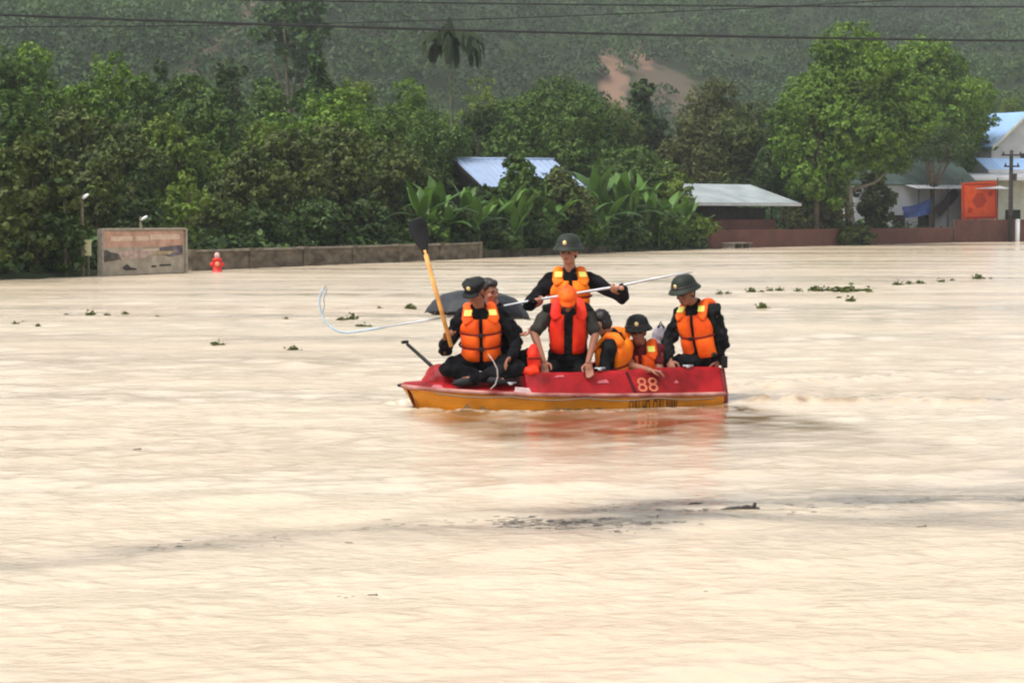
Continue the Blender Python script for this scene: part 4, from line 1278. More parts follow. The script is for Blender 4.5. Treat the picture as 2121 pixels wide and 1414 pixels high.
# floor and seats
MB().prism([Wb(.05, -.42, -.02), Wb(.05, .42, -.02), Wb(2.0, .44, -.02), Wb(2.0, -.44, -.02)], V(0, 0, .02)).build('floor', REDD, boat)
for t_, w in ((.25, .46), (1.05, .49), (1.75, .49)):
    MB().box(Wb(t_, 0, .22), (.13, w, .02), np.stack([BF, BN, V(0, 0, 1)])).build('bench', REDD, boat, bevel=.006)
# foredeck
rings = []
for t_ in [2.06, 2.2, 2.4, 2.6, 2.8, 2.95, 3.05, 3.10]:
    b = bm_half(t_) - .012; z = zr(t_) + .004
    cr_ = (.10 if t_ < 2.5 else .10 - .06 * (t_ - 2.5) / .6)
    top = [Wb(t_, b * f, z + cr_ * (1 - abs(f) ** 2.4)) for f in np.linspace(1, -1, 11)]
    rings.append(top + [Wb(t_, -b * .97, z - .03), Wb(t_, b * .97, z - .03)])
MB().loft(rings).build('foredeck', REDP, boat, True)
MB().prism([Wb(2.062, -.50, .0), Wb(2.062, .50, .0), Wb(2.062, .50, ZT - .03), Wb(2.062, .40, ZT + .01), Wb(2.062, -.40, ZT + .01), Wb(2.062, -.50, ZT - .03)], BF * .03).build('bulkhead', REDD, boat)
lk = MB()
lk.ell(Wb(2.74, -.02, .24), (.17, .20, .165), axb); lk.ell(Wb(2.62, .0, .25), (.12, .2, .12), axb); lk.ell(Wb(2.84, .0, .22), (.10, .14, .10), axb)
lk.remesh('bow_locker', REDP, boat, .012, 6, wrinkle=.004, wl=.12, seed=4)
# rub rail all round
pts = [Wb(t_, bm_half(t_) + .004, zr(t_) + .004) for t_ in np.linspace(-.01, 3.12, 40)]
pts += [Wb(3.14, 0, zr(3.12) + .006)] + [Wb(t_, -(bm_half(t_) + .004), zr(t_) + .004) for t_ in np.linspace(3.12, -.01, 40)]
MB().tube(pts, .021, 9).build('rub_rail', RAILM, boat, True)
MB().tube([Wb(3.13, 0, zr(3.1) + .01), Wb(3.185, 0, zr(3.1) + .012)], [.022, .012], 8).build('bow_eye', BLACK, boat, True)
mudm = mat('dried_mud', (0.30, 0.19, 0.10), .9, .1, var=.3, vscale=12)
gm_ = np.random.default_rng(8)
mud_ = MB(); up_e, lo_e = [], []
for t_ in np.linspace(.05, 2.75, 60):
    f_ = .43 - .06 * abs(gm_.normal()) - .03 * math.sin(t_ * 5)
    up_e.append(hullp(t_, 1, f_) + BN * .004); lo_e.append(hullp(t_, 1, .56) + BN * .004)
mud_.loft([[a, c, c - BN * .003, a - BN * .003] for a, c in zip(up_e, lo_e)]).build('mud_line', mudm, boat)
for t_ in (.35, 1.3, 2.2):
    c_ = Wb(t_, bm_half(t_) - .13, ZT + .016) if t_ < 2 else Wb(t_, bm_half(t_) - .10, zr(t_) + .085)
    MB().tube([c_ - BF * .055 + V(0, 0, .018), c_ + BF * .055 + V(0, 0, .018)], [.009, .009], 8).box(c_ + V(0, 0, .006), (.02, .012, .012), axb).build('cleat', SILVER, boat, True)
MB().tube([Wb(t_, bm_half(t_) + .018, zr(t_) - .02 - .025 * abs(math.sin(t_ * 4.2))) for t_ in np.linspace(.1, 2.9, 60)], .007, 6).build('grab_line', mat('dirty_line', (0.24, 0.17, 0.12), .9, .1), boat, True)
def topside_patch(poly, name, m, d=.006, seg=5):
    """flat marking following the topside: corners (t,h)"""
    n_ = unit(np.cross(BF, topp(1, 1) - topp(1, 0))); n_ = n_ if np.dot(n_, BN) > 0 else -n_
    mb = MB()
    o_ = [topp(a, h) + n_ * d for a, h in poly]
    mb.prism(o_, n_ * .003)
    return mb.build(name, m, boat)
def tpx(px):
    """boat station seen at a photo column on the viewer's topside"""
    xs_ = np.linspace(0, 3.1, 400)
    cols = [CX + FPX * topp(a, .5)[0] / topp(a, .5)[1] for a in xs_]
    return float(np.interp(-px, [-c for c in cols], xs_))
topside_patch([(tpx(1060), .02), (tpx(1098), .02), (tpx(1094), .30), (tpx(1066), .34)], 'paint_scuff', SCUFF)
for a, b_, h0, h1_ in [(1150, 1172, .78, .90), (1236, 1262, .50, .66), (1395, 1406, .45, .6), (1340, 1376, .9, .99), (890, 915, .1, .3)]:
    topside_patch([(tpx(a), h0), (tpx(b_), h0 + .02), (tpx(b_ - 4), h1_), (tpx(a + 5), h1_ - .04)], 'paint_scuff', mat('pink_scuff', (0.45, 0.10, 0.12), .6, .3, var=.3, vscale=20))
topside_patch([(tpx(1311), 0.02), (tpx(1318), 0.02), (tpx(1305), .95), (tpx(1299), .95)], 'seam', mat('seam_dark', (0.06, 0.004, 0.006), .7, .2))
def lettering(txt, size, fn, m, name, width):
    cu = bpy.data.curves.new('t', 'FONT'); cu.body = txt; cu.size = 1.0; cu.extrude = 0; cu.offset = .0 if len(txt) < 4 else .0
    ob = bpy.data.objects.new('t', cu); COL.objects.link(ob)
    dg = bpy.context.evaluated_depsgraph_get(); dg.update()
    me = bpy.data.meshes.new_from_object(ob.evaluated_get(dg))
    bpy.data.objects.remove(ob)
    bm = bmesh.new(); bm.from_mesh(me)
    bmesh.ops.triangulate(bm, faces=bm.faces)
    bmesh.ops.subdivide_edges(bm, edges=[e for e in bm.edges if e.calc_length() > .25], cuts=1)
    r = bmesh.ops.extrude_face_region(bm, geom=list(bm.faces))
    top_v = {v_ for v_ in r['geom'] if isinstance(v_, bmesh.types.BMVert)}
    xs_ = [v_.co.x for v_ in bm.verts]; ys_ = [v_.co.y for v_ in bm.verts]
    x0, x1, y0, y1 = min(xs_), max(xs_), min(ys_), max(ys_)
    o_ = origin_of(boat)
    for v_ in bm.verts:
        p_ = fn((v_.co.x - x0) / (x1 - x0), (v_.co.y - y0) / (y1 - y0)) + BN * (.010 if v_ in top_v else .006)
        v_.co = tuple(p_ - o_)
    bmesh.ops.recalc_face_normals(bm, faces=bm.faces)
    bm.to_mesh(me); bm.free()
    me.name = name
    return link_mesh(me, name, m, boat)
ta, tb_ = tpx(1320), tpx(1362)
lettering('88', 1, lambda a, c: topp(ta + (tb_ - ta) * a, .16 + .56 * c), SALMON, 'number_lettering', 1)
ha, hb2 = tpx(1299), tpx(1398)
lettering('CUU  HO  CUU  NAN', 1, lambda a, c: hullp(ha + (hb2 - ha) * a, 1, .50 - .40 * c), DKLET, 'hull_lettering', 1)
# outboard motor hung on the transom
mo = MB().ell(Wb(-.16, -.04, .56), (.20, .12, .15), axb).remesh('outboard_motor', BLACK, boat, .012, 2)
MB().tube([Wb(-.16, -.04, .45), Wb(-.19, -.04, -.25)], [.06, .05], 10).build('motor_leg', BLACK, mo, True)
MB().tube([Wb(-.05, -.02, .47), Wb(.02, .30, .47), Wb(.06, .52, .47)], [.02, .018, .026], 9).build('tiller', BLACK, mo, True)
MB().box(Wb(-.03, .57, .40), (.025, .03, .06), axb).build('stern_bracket', BLACK, boat, bevel=.01)

# ------------------------------------------------------------------ people
SKIN = mat('skin', (0.38, 0.18, 0.115), .55, .35, var=.10, vscale=9)
SKIN_D = mat('skin_tanned', (0.27, 0.11, 0.065), .55, .35, var=.12, vscale=9)
HAIR = mat('black_hair', (0.010, 0.008, 0.008), .5, .4, var=.3, vscale=60)
CLOTH_K = mat('black_cloth', (0.0045, 0.0045, 0.006), .9, .08, var=.4, vscale=7, bump=.2, bscale=60)
CLOTH_D = mat('charcoal_cloth', (0.007, 0.008, 0.009), .9, .08, var=.4, vscale=7, bump=.2, bscale=60)
CLOTH_O = mat('olive_grey_cloth', (0.028, 0.027, 0.021), .85, .15, var=.3, vscale=7)
CLOTH_M = mat('maroon_cloth', (0.10, 0.008, 0.010), .85, .15, var=.3, vscale=7)
CLOTH_W = mat('pale_sleeve', (0.62, 0.56, 0.52), .85, .15, var=.1)
VEST_O = mat('orange_vest', (0.88, 0.075, 0.003), .65, .3, var=.15, vscale=6, col2=(0.97, 0.150, 0.004), bump=.15, bscale=40)
VEST_Y = mat('bright_orange_vest', (0.93, 0.150, 0.003), .65, .3, var=.12, vscale=6, col2=(0.98, 0.25, 0.005), bump=.15, bscale=40)
VEST_R = mat('red_vest', (0.78, 0.012, 0.006), .65, .3, var=.2, vscale=6, col2=(0.92, 0.050, 0.006), bump=.15, bscale=40)
TAPE = mat('lime_tape', (0.88, 0.86, 0.16), .4, .5, var=.08)
STRAP = mat('dark_red_strap', (0.18, 0.012, 0.008), .7, .2)
BUCK = mat('black_buckle', (0.014, 0.008, 0.010), .5, .4)
HELM = mat('green_helmet', (0.014, 0.020, 0.013), .6, .25, var=.25, vscale=5)
CAPM = mat('black_cap', (0.006, 0.008, 0.008), .7, .2, var=.3)
GOLD = mat('badge_gold', (0.82, 0.62, 0.28), .4, .5, metal=.2)
EYE = mat('eye_dark', (0.012, 0.008, 0.007), .3, .5)
LIP = mat('lips', (0.30, 0.085, 0.07), .5, .4)

class Tor:
    def __init__(s, pel, neck, side, k=1.0):
        s.p, s.n = np.asarray(pel, float), np.asarray(neck, float)
        s.up = unit(s.n - s.p)
        s.s = unit(np.asarray(side, float) - s.up * np.dot(side, s.up))
        s.f = np.cross(s.s, s.up)
        s.k = k
    def c(s, v): return s.p + (s.n - s.p) * v + s.f * (.018 * math.sin(v * 5.2)) * s.k
    def r(s, v):
        return (np.interp(v, [-.12, 0, .25, .5, .75, .88, .96, 1.04], [.13, .165, .148, .155, .178, .165, .10, .062]) * s.k,
                np.interp(v, [-.12, 0, .25, .5, .75, .88, .96, 1.04], [.10, .118, .108, .115, .118, .098, .075, .060]) * s.k)
    def pt(s, v, th, d=0.0):
        rx, ry = s.r(v); a = math.radians(th)
        return s.c(v) + s.s * (rx + d) * math.cos(a) + s.f * (ry + d) * math.sin(a)
    def ring(s, v, d=0.0, n=26):
        return [s.pt(v, 360 * k / n, d) for k in range(n)]
    def sh(s, sg): return s.c(.86) + s.s * sg * .178 * s.k

def hand_shapes(mb, w, d, pn, curl, thumb=1, k=1.0):
    d = unit(d); pn = unit(pn - d * np.dot(pn, d)); t_ = np.cross(d, pn) * thumb
    mb.ell(w + d * .045 * k, (.052 * k, .040 * k, .019 * k), np.stack([d, t_, pn]))
    mb.ell(w + d * .004, (.03, .028, .022), np.stack([d, t_, pn]))
    for i, L in enumerate((.082, .090, .084, .066)):
        b = w + d * .078 * k + t_ * (.031 - .021 * i) * k
        ang = 0.0; p_ = b; rr = .0105 * k
        pts = [b - d * .02, b]
        for j, fr_ in enumerate((.46, .30, .24)):
            ang += curl * (1.0 + .08 * i) * (.9 if j == 0 else 1.0)
            p_ = p_ + (d * math.cos(ang) + pn * math.sin(ang)) * L * fr_ * k
            pts.append(p_)
        mb.tube(pts, [rr * 1.05, rr * 1.05, rr, rr * .92, rr * .75], 8); mb.ell(pts[-1], rr * .8, nu=8, nv=6)
    b = w + d * .022 * k + t_ * .030 * k
    p1 = b + (d * .55 + t_ * .75 + pn * .35) * .042 * k
    p2 = p1 + (d * .85 + t_ * .10 + pn * (.3 + .5 * curl)) * .034 * k
    p3 = p2 + (d * .8 - t_ * .25 + pn * (.25 + .6 * curl)) * .026 * k
    mb.tube([b, p1, p2, p3], [.015 * k, .0135 * k, .012 * k, .009 * k], 8); mb.ell(p3, .0095 * k, nu=8, nv=6)

def helmet(root, H, ax, m, k=1.0):
    """sun helmet: domed crown, sloping brim and a badge; ax rows: side, forward, up"""
    prof = [(.002, .150), (.05, .147), (.085, .132), (.110, .105), (.122, .072), (.128, .044), (.145, .026), (.162, .004), (.166, -.002), (.162, -.006), (.136, .014), (.118, .026), (.10, .03), (.002, .03)]
    h_ = MB().lathe([(r * k, z * k) for r, z in prof], H + ax[2] * .028 * k - ax[1] * .004, ax, 30, (.93, 1.06)).build('helmet', m, root, True)
    MB().lathe([(.129 * k, .036 * k), (.133 * k, .040 * k), (.130 * k, .056 * k), (.125 * k, .056 * k)], H + ax[2] * .028 * k - ax[1] * .004, ax, 30, (.93, 1.06)).build('hat_band', BUCK, h_, True)
    c = H + ax[2] * .102 * k + ax[1] * .130 * k
    MB().ell(c, (.020, .008, .022), ax).build('badge', GOLD, h_, True)
    return h_
def cap(root, H, ax, m):
    mb = MB()
    mb.ell(H + ax[2] * .055 - ax[1] * .005, (.098, .112, .075), ax)
    mb.ell(H + ax[2] * .085 - ax[1] * .012, (.112, .118, .038), ax)
    h_ = mb.remesh('peaked_cap', m, root, .007, 3, wrinkle=.003, wl=.07, seed=5)
    vz = MB()
    rings = []
    for a in np.linspace(-1.0, 1.0, 11):
        i_ = H + ax[2] * .035 + ax[0] * .094 * math.sin(a) + ax[1] * .098 * math.cos(a)
        o_ = i_ + (ax[0] * math.sin(a) * .3 + ax[1] * 1.0) * .062 * math.cos(a * .9) - ax[2] * .022
        rings.append([i_, o_, o_ - ax[2] * .006, i_ - ax[2] * .006])
    vz.loft(rings).build('visor', m, h_, True)
    MB().ell(H + ax[2] * .088 + ax[1] * .108 , (.021, .010, .021), ax).build('badge', GOLD, h_, True)
    return h_

def vest(root, T_, m, segs=3, v0=.10, v1=.86, front=True, m_low=None, gapdeg=5, tape=True, puff=.034, straps=True, back=True, th_out=72):
    lv = None
    def panel(a0, a1, narrow, name, mm, v0=v0, v1=v1, segs=segs):
        nv, nu = 8 * segs + 1, 11
        inner, outer = [], []
        for i in range(nv):
            f = i / (nv - 1); v_ = v0 + (v1 - v0) * f
            k_ = np.clip((v_ - .55) / .30, 0, 1)
            b0, b1 = a0, a1 + (narrow - a1) * k_ ** 1.5
            sv = abs(math.sin(math.pi * f * segs)) ** .45
            ri, ro = [], []
            for j in range(nu):
                g_ = j / (nu - 1); th = b0 + (b1 - b0) * g_
                su = max(0, math.sin(math.pi * g_)) ** .4
                ri.append(T_.pt(v_, th, .020)); ro.append(T_.pt(v_, th, .024 + .014 * min(1, su * 3) + puff * su * (.30 + .70 * sv)))
            inner.append(ri); outer.append(ro)
        mb = MB()
        rings = [o_ + i_[::-1] for o_, i_ in zip(outer, inner)]
        mb.loft(rings)
        return mb, name, mm
    pieces = []
    for sg in (1, -1):
        pieces.append(panel(90 - sg * gapdeg, 90 - sg * th_out, 90 - sg * 46, 'front_panel', m))
    lvroot = None
    first = True
    for mb, name, mm in pieces:
        o_ = mb.build('vest_panel', mm, root, True)
        if lvroot is None: lvroot = o_
    if back:
        mb, _, mm = panel(200, 340, 322, 'back_panel', m, v0, .88, 2)
        mb.build('vest_panel', mm, root, True)
    for sg in (1, -1):
        pts = [T_.pt(v1 - .05, 90 - sg * 28, .05), T_.pt(.88, 90 - sg * 36, .055), T_.c(.985) + T_.s * sg * .105 * T_.k + T_.f * .02 + T_.up * .030, T_.c(.95) + T_.s * sg * .108 * T_.k - T_.f * .07 + T_.up * .02, T_.pt(.84, 270 + sg * 36, .05)]
        # smooth the strap path
        P_ = []
        for i in range(len(pts) - 1):
            for f in (0, .5): P_.append(pts[i] * (1 - f) + pts[i + 1] * f)
        P_.append(pts[-1])
        so = MB().tube(P_, [.056] * 2 + [.053] * (len(P_) - 4) + [.053] * 2, 12, flat=(T_.f * .8 + T_.up * .6, .42)).build('vest_shoulder', m, root, True)
        if tape:
            c = (pts[1] + pts[2]) / 2 + T_.f * .030 + T_.up * .006
            d_ = unit(pts[2] - pts[1])
            n_ = unit(np.cross(T_.s, d_)); n_ = n_ if np.dot(n_, T_.f) > 0 else -n_
            MB().box(c + n_ * .004, (.036, .034, .006), np.stack([T_.s, d_, n_])).build('reflective_tape', TAPE, so, bevel=.003)
    if straps:
        for v_ in np.linspace(v0, v1, segs + 1)[1:-1]:
            r = [T_.pt(v_, 360 * k / 40, .052) for k in range(41)]
            b_ = MB().tube(r, .012, 6, cap=False).build('vest_strap', STRAP, root, True)
            MB().box(T_.pt(v_, 90, .064), (.026, .017, .012), np.stack([T_.s, T_.up, T_.f])).build('buckle', BUCK, b_, bevel=.004)
    # neck edging
    return lvroot

def person(label, pel, neck, side, H, hf, armL, armR, legL, legR, jacket=CLOTH_K, trousers=CLOTH_K, sleeve='long', skin=SKIN, hat=None, hat_m=None, hair=True, vest_kw=None, seed=1, k=1.0, face=True, collar=True, beard=False, shoes=False, sleeve_m=None):
    T_ = Tor(pel, neck, side, k)
    root = thing('person', (T_.p[0], T_.p[1], min(T_.p[2], .0) if False else T_.p[2] - .1), label, 'person', None)
    hf = unit(hf); H = np.asarray(H, float)
    hu0 = unit(H - T_.n)
    hu0 = unit(hu0 * .35 + V(0, 0, 1) * .65)
    hu = unit(hu0 - hf * np.dot(hu0, hf)); hsd = np.cross(hu, hf) * -1.0
    hsd = np.cross(hf, hu)          # person's right is -, left is +
    ax = np.stack([hsd, hf, hu])
    def hp(a, b, c): return H + hsd * a * k + hf * b * k + hu * c * k
    body = MB()
    body.loft([T_.ring(v_) for v_ in (-.12, 0, .15, .3, .5, .7, .84, .93, 1.0)])
    body.tube([T_.c(.93), T_.n + (H - T_.n) * .25, hp(0, -.012, -.05)], [.062 * k, .056 * k, .056 * k], 14)
    body.ell(hp(0, -.012, .030), (.077 * k, .094 * k, .088 * k), ax)
    body.ell(hp(0, .020, -.030), (.062 * k, .068 * k, .085 * k), ax)
    body.ell(hp(0, .038, -.082), (.044 * k, .046 * k, .034 * k), ax)
    body.tube([hp(0, .086, .008), hp(0, .098, -.015), hp(0, .108, -.034)], [.008, .012, .016], 8)
    body.ell(hp(0, .098, -.036), (.021, .014, .011), ax)
    body.ell(hp(0, .075, .020), (.052, .016, .011), ax)
    for sg in (1, -1):
        body.ell(hp(sg * .078, -.008, -.008), (.012, .022, .034), ax)
        body.ell(hp(sg * .042, .062, -.030), (.022, .02, .02), ax)
    body.ell(hp(0, .082, -.060), (.026, .012, .010), ax)
    jk, tr, sl = MB(), MB(), MB()
    jk.loft([T_.ring(v_, .020) for v_ in (-.14, 0, .15, .3, .5, .7, .84, .93, .99)])
    if collar: jk.tube([T_.c(.92), T_.n + (H - T_.n) * .28], [.082 * k, .070 * k], 16)
    for sg, arm in ((1, armL), (-1, armR)):
        s_ = T_.sh(sg); e, w, hd, pn, curl, th = arm
        e, w = np.asarray(e, float), np.asarray(w, float)
        body.cone(s_, e, .052 * k, .041 * k); body.cone(e, w, .041 * k, .027 * k)
        hand_shapes(body, w, np.asarray(hd, float), np.asarray(pn, float), curl, th, k)
        jk.cone(T_.c(.84) + T_.s * sg * .10, s_, .085 * k, .080 * k)
        if sleeve == 'long':
            jk.cone(s_, e, .078 * k, .060 * k); jk.cone(e, e + (w - e) * .93, .060 * k, .046 * k)
        else:
            m_ = s_ + (e - s_) * (.62 if sleeve == 'short' else .85)
            (sl if sleeve_m else jk).cone(s_ + (e - s_) * (.2 if sleeve_m else 0), m_, .074 * k, .064 * k)
            if sleeve_m:
                sl.remesh('sleeve', sleeve_m, root, .009, 3, wrinkle=.006, wl=.1, seed=seed + sg); sl = MB()
    for sg, leg in ((1, legL), (-1, legR)):
        kn, an, toe = [np.asarray(q_, float) for q_ in leg]
        hip = T_.c(0) + T_.s * sg * .09 * k
        body.cone(hip, kn, .078 * k, .056 * k); body.cone(kn, an, .054 * k, .036 * k)
        body.tube([an, an * .4 + toe * .6, toe], [.036, .036, .026], 10); body.ell(toe, .028)
        tr.cone(hip, kn, .100 * k, .078 * k); tr.cone(kn, kn + (an - kn) * .93, .078 * k, .060 * k)
        if shoes:
            ds = unit(toe - an)
            MB().ell((an + toe) / 2 - V(0, 0, .012), (.125, .048, .045), np.stack([ds, unit(np.cross([0, 0, 1.0], ds)), np.cross(ds, unit(np.cross([0, 0, 1.0], ds)))])).build('shoe', BLACK, root, True)
    tr.loft([T_.ring(v_, .024) for v_ in (-.16, -.05, .08, .16)])
    body.remesh('body', skin, root, .0062, 3)
    jk.remesh('jacket' if sleeve == 'long' else 'shirt', jacket, root, .009, 4, wrinkle=.011, wl=.12, seed=seed)
    tr.remesh('trousers', trousers, root, .010, 4, wrinkle=.012, wl=.13, seed=seed + 50)
    if face:
        for sg in (1, -1):
            MB().ell(hp(sg * .031, .0855, .000), (.015, .006, .0085), ax, 10, 6).build('eye', EYE, root, True)
            MB().tube([hp(sg * .015, .088, .021), hp(sg * .032, .0905, .026), hp(sg * .050, .080, .020)], [.0055, .0075, .004], 6).build('eyebrow', HAIR, root, True)
        MB().ell(hp(0, .092, -.060), (.027, .006, .008), ax, 10, 6).build('mouth', LIP, root, True)
    if hair:
        hr = MB()
        hr.ell(hp(0, -.022, .040), (.084 * k, .095 * k, .088 * k), ax)
        hr.ell(hp(0, -.045, -.015), (.078 * k, .066 * k, .075 * k), ax)
        if hat is None:
            hr.ell(hp(0, .045, .082), (.062 * k, .05 * k, .035 * k), ax)
        hr.remesh('hair', HAIR, root, .008, 2, wrinkle=.004, wl=.03, seed=seed + 9)
    if hat == 'helmet': helmet(root, H, ax, hat_m or HELM, k)
    if hat == 'cap': cap(root, H, ax, hat_m or CAPM)
    if hat == 'hood':
        hd = MB()
        hd.ell(hp(0, -.018, .040), (.094 * k, .108 * k, .096 * k), ax); hd.ell(hp(0, -.055, -.03), (.088 * k, .075 * k, .095 * k), ax)
        hd.ell(hp(0, .060, .060), (.075 * k, .05 * k, .030 * k), ax)
        hd.remesh('hood', hat_m, root, .008, 3, wrinkle=.004, wl=.06, seed=3)
    if vest_kw is not None:
        vest(root, T_, **vest_kw)
    return root

dn = V(0, 0, -1)
# the man at the bow with the upright paddle
pad_top, pad_hand = P(862, 456, 19.95), P(929, 697, 19.86)
pd = unit(pad_hand - pad_top)
person('seated man in a black peaked cap and orange vest gripping the upright paddle', P(996, 745, 20.25), P(994, 640, 20.12), (1, .06, 0), P(983, 603, 20.0), (-.38, -.80, -.46),
       (P(1070, 705, 20.12), P(1060, 738, 19.98), (-.55, -.45, -.5), (0, -.5, -.8), .35, -1),
       (P(921, 727, 20.12), P(922, 704, 19.93), (.15, -.35, .9), (.75, -.6, 0), .95, 1),
       (P(1070, 762, 20.02), P(975, 786, 19.90), P(950, 790, 19.88)), (P(925, 764, 20.02), P(1010, 784, 19.93), P(1040, 788, 19.90)),
       jacket=CLOTH_K, hat='cap', vest_kw=dict(m=VEST_O, segs=3, v0=.06, v1=.86), skin=SKIN_D, seed=11, k=1.02, shoes=True)
# the one behind him, turned away, in black
person('bareheaded person in black, face turned aside, sitting behind the man with the paddle', P(1040, 752, 20.52), P(1026, 640, 20.42), (.12, 1, 0), P(1013, 602, 20.33), (.70, -.68, -.18),
       (P(1024, 706, 20.86), P(997, 697, 21.03), (-.35, .35, .6), (-.3, .9, 0), .95, 1),
       (P(1056, 676, 20.24), P(1074, 690, 20.18), (.8, -.2, -.1), (0, -.3, .9), .7, 1),
       (P(1110, 745, 20.60), P(1120, 800, 20.5), P(1130, 802, 20.35)), (P(1096, 738, 20.24), P(1104, 800, 20.2), P(1110, 802, 20.05)),
       jacket=CLOTH_K, seed=12, k=1.0, skin=SKIN)
# standing man with the pole
def polep(px, py): return P(px, py, 20.60 + (1115 - px) * .0018)
person('only standing man, in a dark green helmet, holding the long pole', P(1178, 682, 20.78), P(1180, 563, 20.72), (1, .08, 0), P(1178, 522, 20.66), (-.32, -.92, -.08),
       (P(1290, 616, 20.62), polep(1283, 597) + V(.02, -.03, .0), (-.75, .10, -.1), (-.1, .8, .5), .95, 1),
       (P(1097, 632, 20.74), polep(1108, 622) + V(-.02, -.03, -.01), (.8, .15, .0), (.1, .8, .4), .95, -1),
       (P(1196, 768, 20.70), V(.60, 20.75, .03), V(.60, 20.60, .0)), (P(1160, 768, 20.70), V(.45, 20.75, .03), V(.45, 20.60, .0)),
       jacket=CLOTH_K, trousers=CLOTH_K, hat='helmet', vest_kw=dict(m=VEST_Y, segs=3, v0=.04, v1=.87), seed=13, k=1.03)
# the one leaning on the gunwale in front of him
person('bowed person in an orange hood and red vest, bare hands on the gunwale', P(1174, 748, 20.52), P(1177, 630, 20.36), (1, .03, 0), P(1176, 620, 20.16), (0, -.40, -.92),
       (P(1234, 690, 20.30), P(1218, 750, 20.14), (.12, -.25, -.95), (0, -1, .2), .25, 1),
       (P(1106, 690, 20.30), P(1126, 748, 20.14), (.12, -.25, -.95), (0, -1, .2), .25, -1),
       (P(1215, 790, 20.25), P(1215, 840, 20.4), P(1215, 842, 20.3)), (P(1130, 790, 20.25), P(1130, 840, 20.4), P(1130, 842, 20.3)),
       jacket=CLOTH_D, trousers=CLOTH_K, sleeve='mid', sleeve_m=CLOTH_O, hat='hood', hat_m=VEST_O, vest_kw=dict(m=VEST_R, segs=1, v0=.22, v1=.87, gapdeg=13, th_out=62, puff=.03, tape=False, straps=False), seed=14, k=1.02, skin=SKIN_D)

# the bare headed one turned away
person('bareheaded person turned away, in a bright orange vest over black sleeves', P(1283, 800, 20.62), P(1264, 694, 20.54), (-.34, -.94, 0), P(1244, 668, 20.48), (-.86, .34, -.38),
       (P(1252, 772, 20.30), P(1226, 792, 20.36), (-.9, .1, -.3), (0, 0, -1), .4, 1),
       (P(1240, 765, 20.80), P(1215, 785, 20.80), (-.9, .1, -.3), (0, 0, -1), .4, 1),
       (P(1205, 800, 20.45), P(1215, 850, 20.5), P(1195, 852, 20.5)), (P(1205, 800, 20.75), P(1215, 850, 20.8), P(1195, 852, 20.8)),
       jacket=CLOTH_D, vest_kw=dict(m=VEST_Y, segs=2, v0=.02, v1=.84, th_out=70), seed=15, k=1.02)
# the smiling one in a helmet
person('young man in a black helmet, bare forearm resting on the gunwale', P(1334, 812, 20.86), P(1327, 716, 20.74), (1, -.18, 0), P(1321, 687, 20.66), (-.12, -.98, -.12),
       (P(1366, 768, 20.58), P(1349, 784, 20.42), (-.8, -.4, -.2), (0, 0, -1), .4, 1),
       (P(1310, 758, 20.48), P(1348, 767, 20.32), (.9, -.3, -.15), (0, -.2, -1), .3, -1),
       (P(1365, 815, 20.5), P(1365, 850, 20.6), P(1365, 852, 20.5)), (P(1310, 815, 20.5), P(1310, 850, 20.6), P(1310, 852, 20.5)),
       jacket=CLOTH_M, sleeve='short', hat='helmet', hat_m=CAPM, vest_kw=dict(m=VEST_O, segs=2, v0=.20, v1=.87), seed=16, k=.98, skin=SKIN_D)
# the man at the stern
person('man seated at the stern in a dark green helmet and orange vest', P(1463, 742, 20.86), P(1440, 632, 20.76), (.80, -.60, 0), P(1419, 606, 20.68), (-.62, -.72, -.28),
       (P(1497, 706, 20.66), P(1488, 748, 20.74), (-.3, -.2, -.8), (-.6, 0, -.6), .5, -1),
       (P(1383, 710, 20.86), P(1388, 748, 20.62), (.1, -.5, -.6), (.3, -.3, -.8), .4, 1),
       (P(1416, 750, 20.76), P(1420, 830, 20.85), P(1405, 832, 20.75)), (P(1390, 754, 20.98), P(1392, 830, 21.0), P(1378, 832, 20.9)),
       jacket=CLOTH_D, trousers=CLOTH_K, hat='helmet', vest_kw=dict(m=VEST_O, segs=2, v0=.10, v1=.87), seed=17, k=1.04, skin=SKIN_D)

# ------------------------------------------------------------------ gear in the boat
# upright paddle
pdl = thing('paddle', pad_hand + pd * .2, 'paddle held upright at the bow, black blade on top of a yellow wooden shaft', 'paddle')
MB().tube([pad_top + pd * .30, pad_hand + pd * .10], [.022, .020], 12).build('shaft', mat('yellow_wood', (0.60, 0.27, 0.06), .5, .4, var=.2, vscale=9), pdl, True)
sd = unit(np.cross(pd, V(.25, -1, 0)))
rings = []
nrm = np.cross(pd, sd)
for f, w, th in [(0, .050, .004), (.02, .075, .009), (.08, .092, .012), (.16, .090, .013), (.24, .066, .015), (.31, .036, .018), (.36, .024, .021)]:
    c = pad_top + pd * (f - .02)
    rings.append([c + sd * w * math.cos(a) + nrm * th * math.sin(a) for a in np.linspace(0, 2 * math.pi, 17)[:-1]])
MB().loft(rings).build('blade', BLACK, pdl, True)
# black oar poking over the bow
ob, oe = P(843, 712, 20.45), P(935, 795, 20.20)
oar = thing('oar', oe, 'black oar shaft sticking up over the bow beside the seated man', 'oar')
MB().tube([ob, ob + (oe - ob) * .6, oe], [.017, .019, .02], 10).build('shaft', BLACK, oar, True)
do = unit(oe - ob); so_ = unit(np.cross(do, V(0, 0, 1)))
MB().tube([ob - do * .03 - so_ * .045, ob - do * .03 + so_ * .045], [.017, .017], 8).build('handle', BLACK, oar, True)
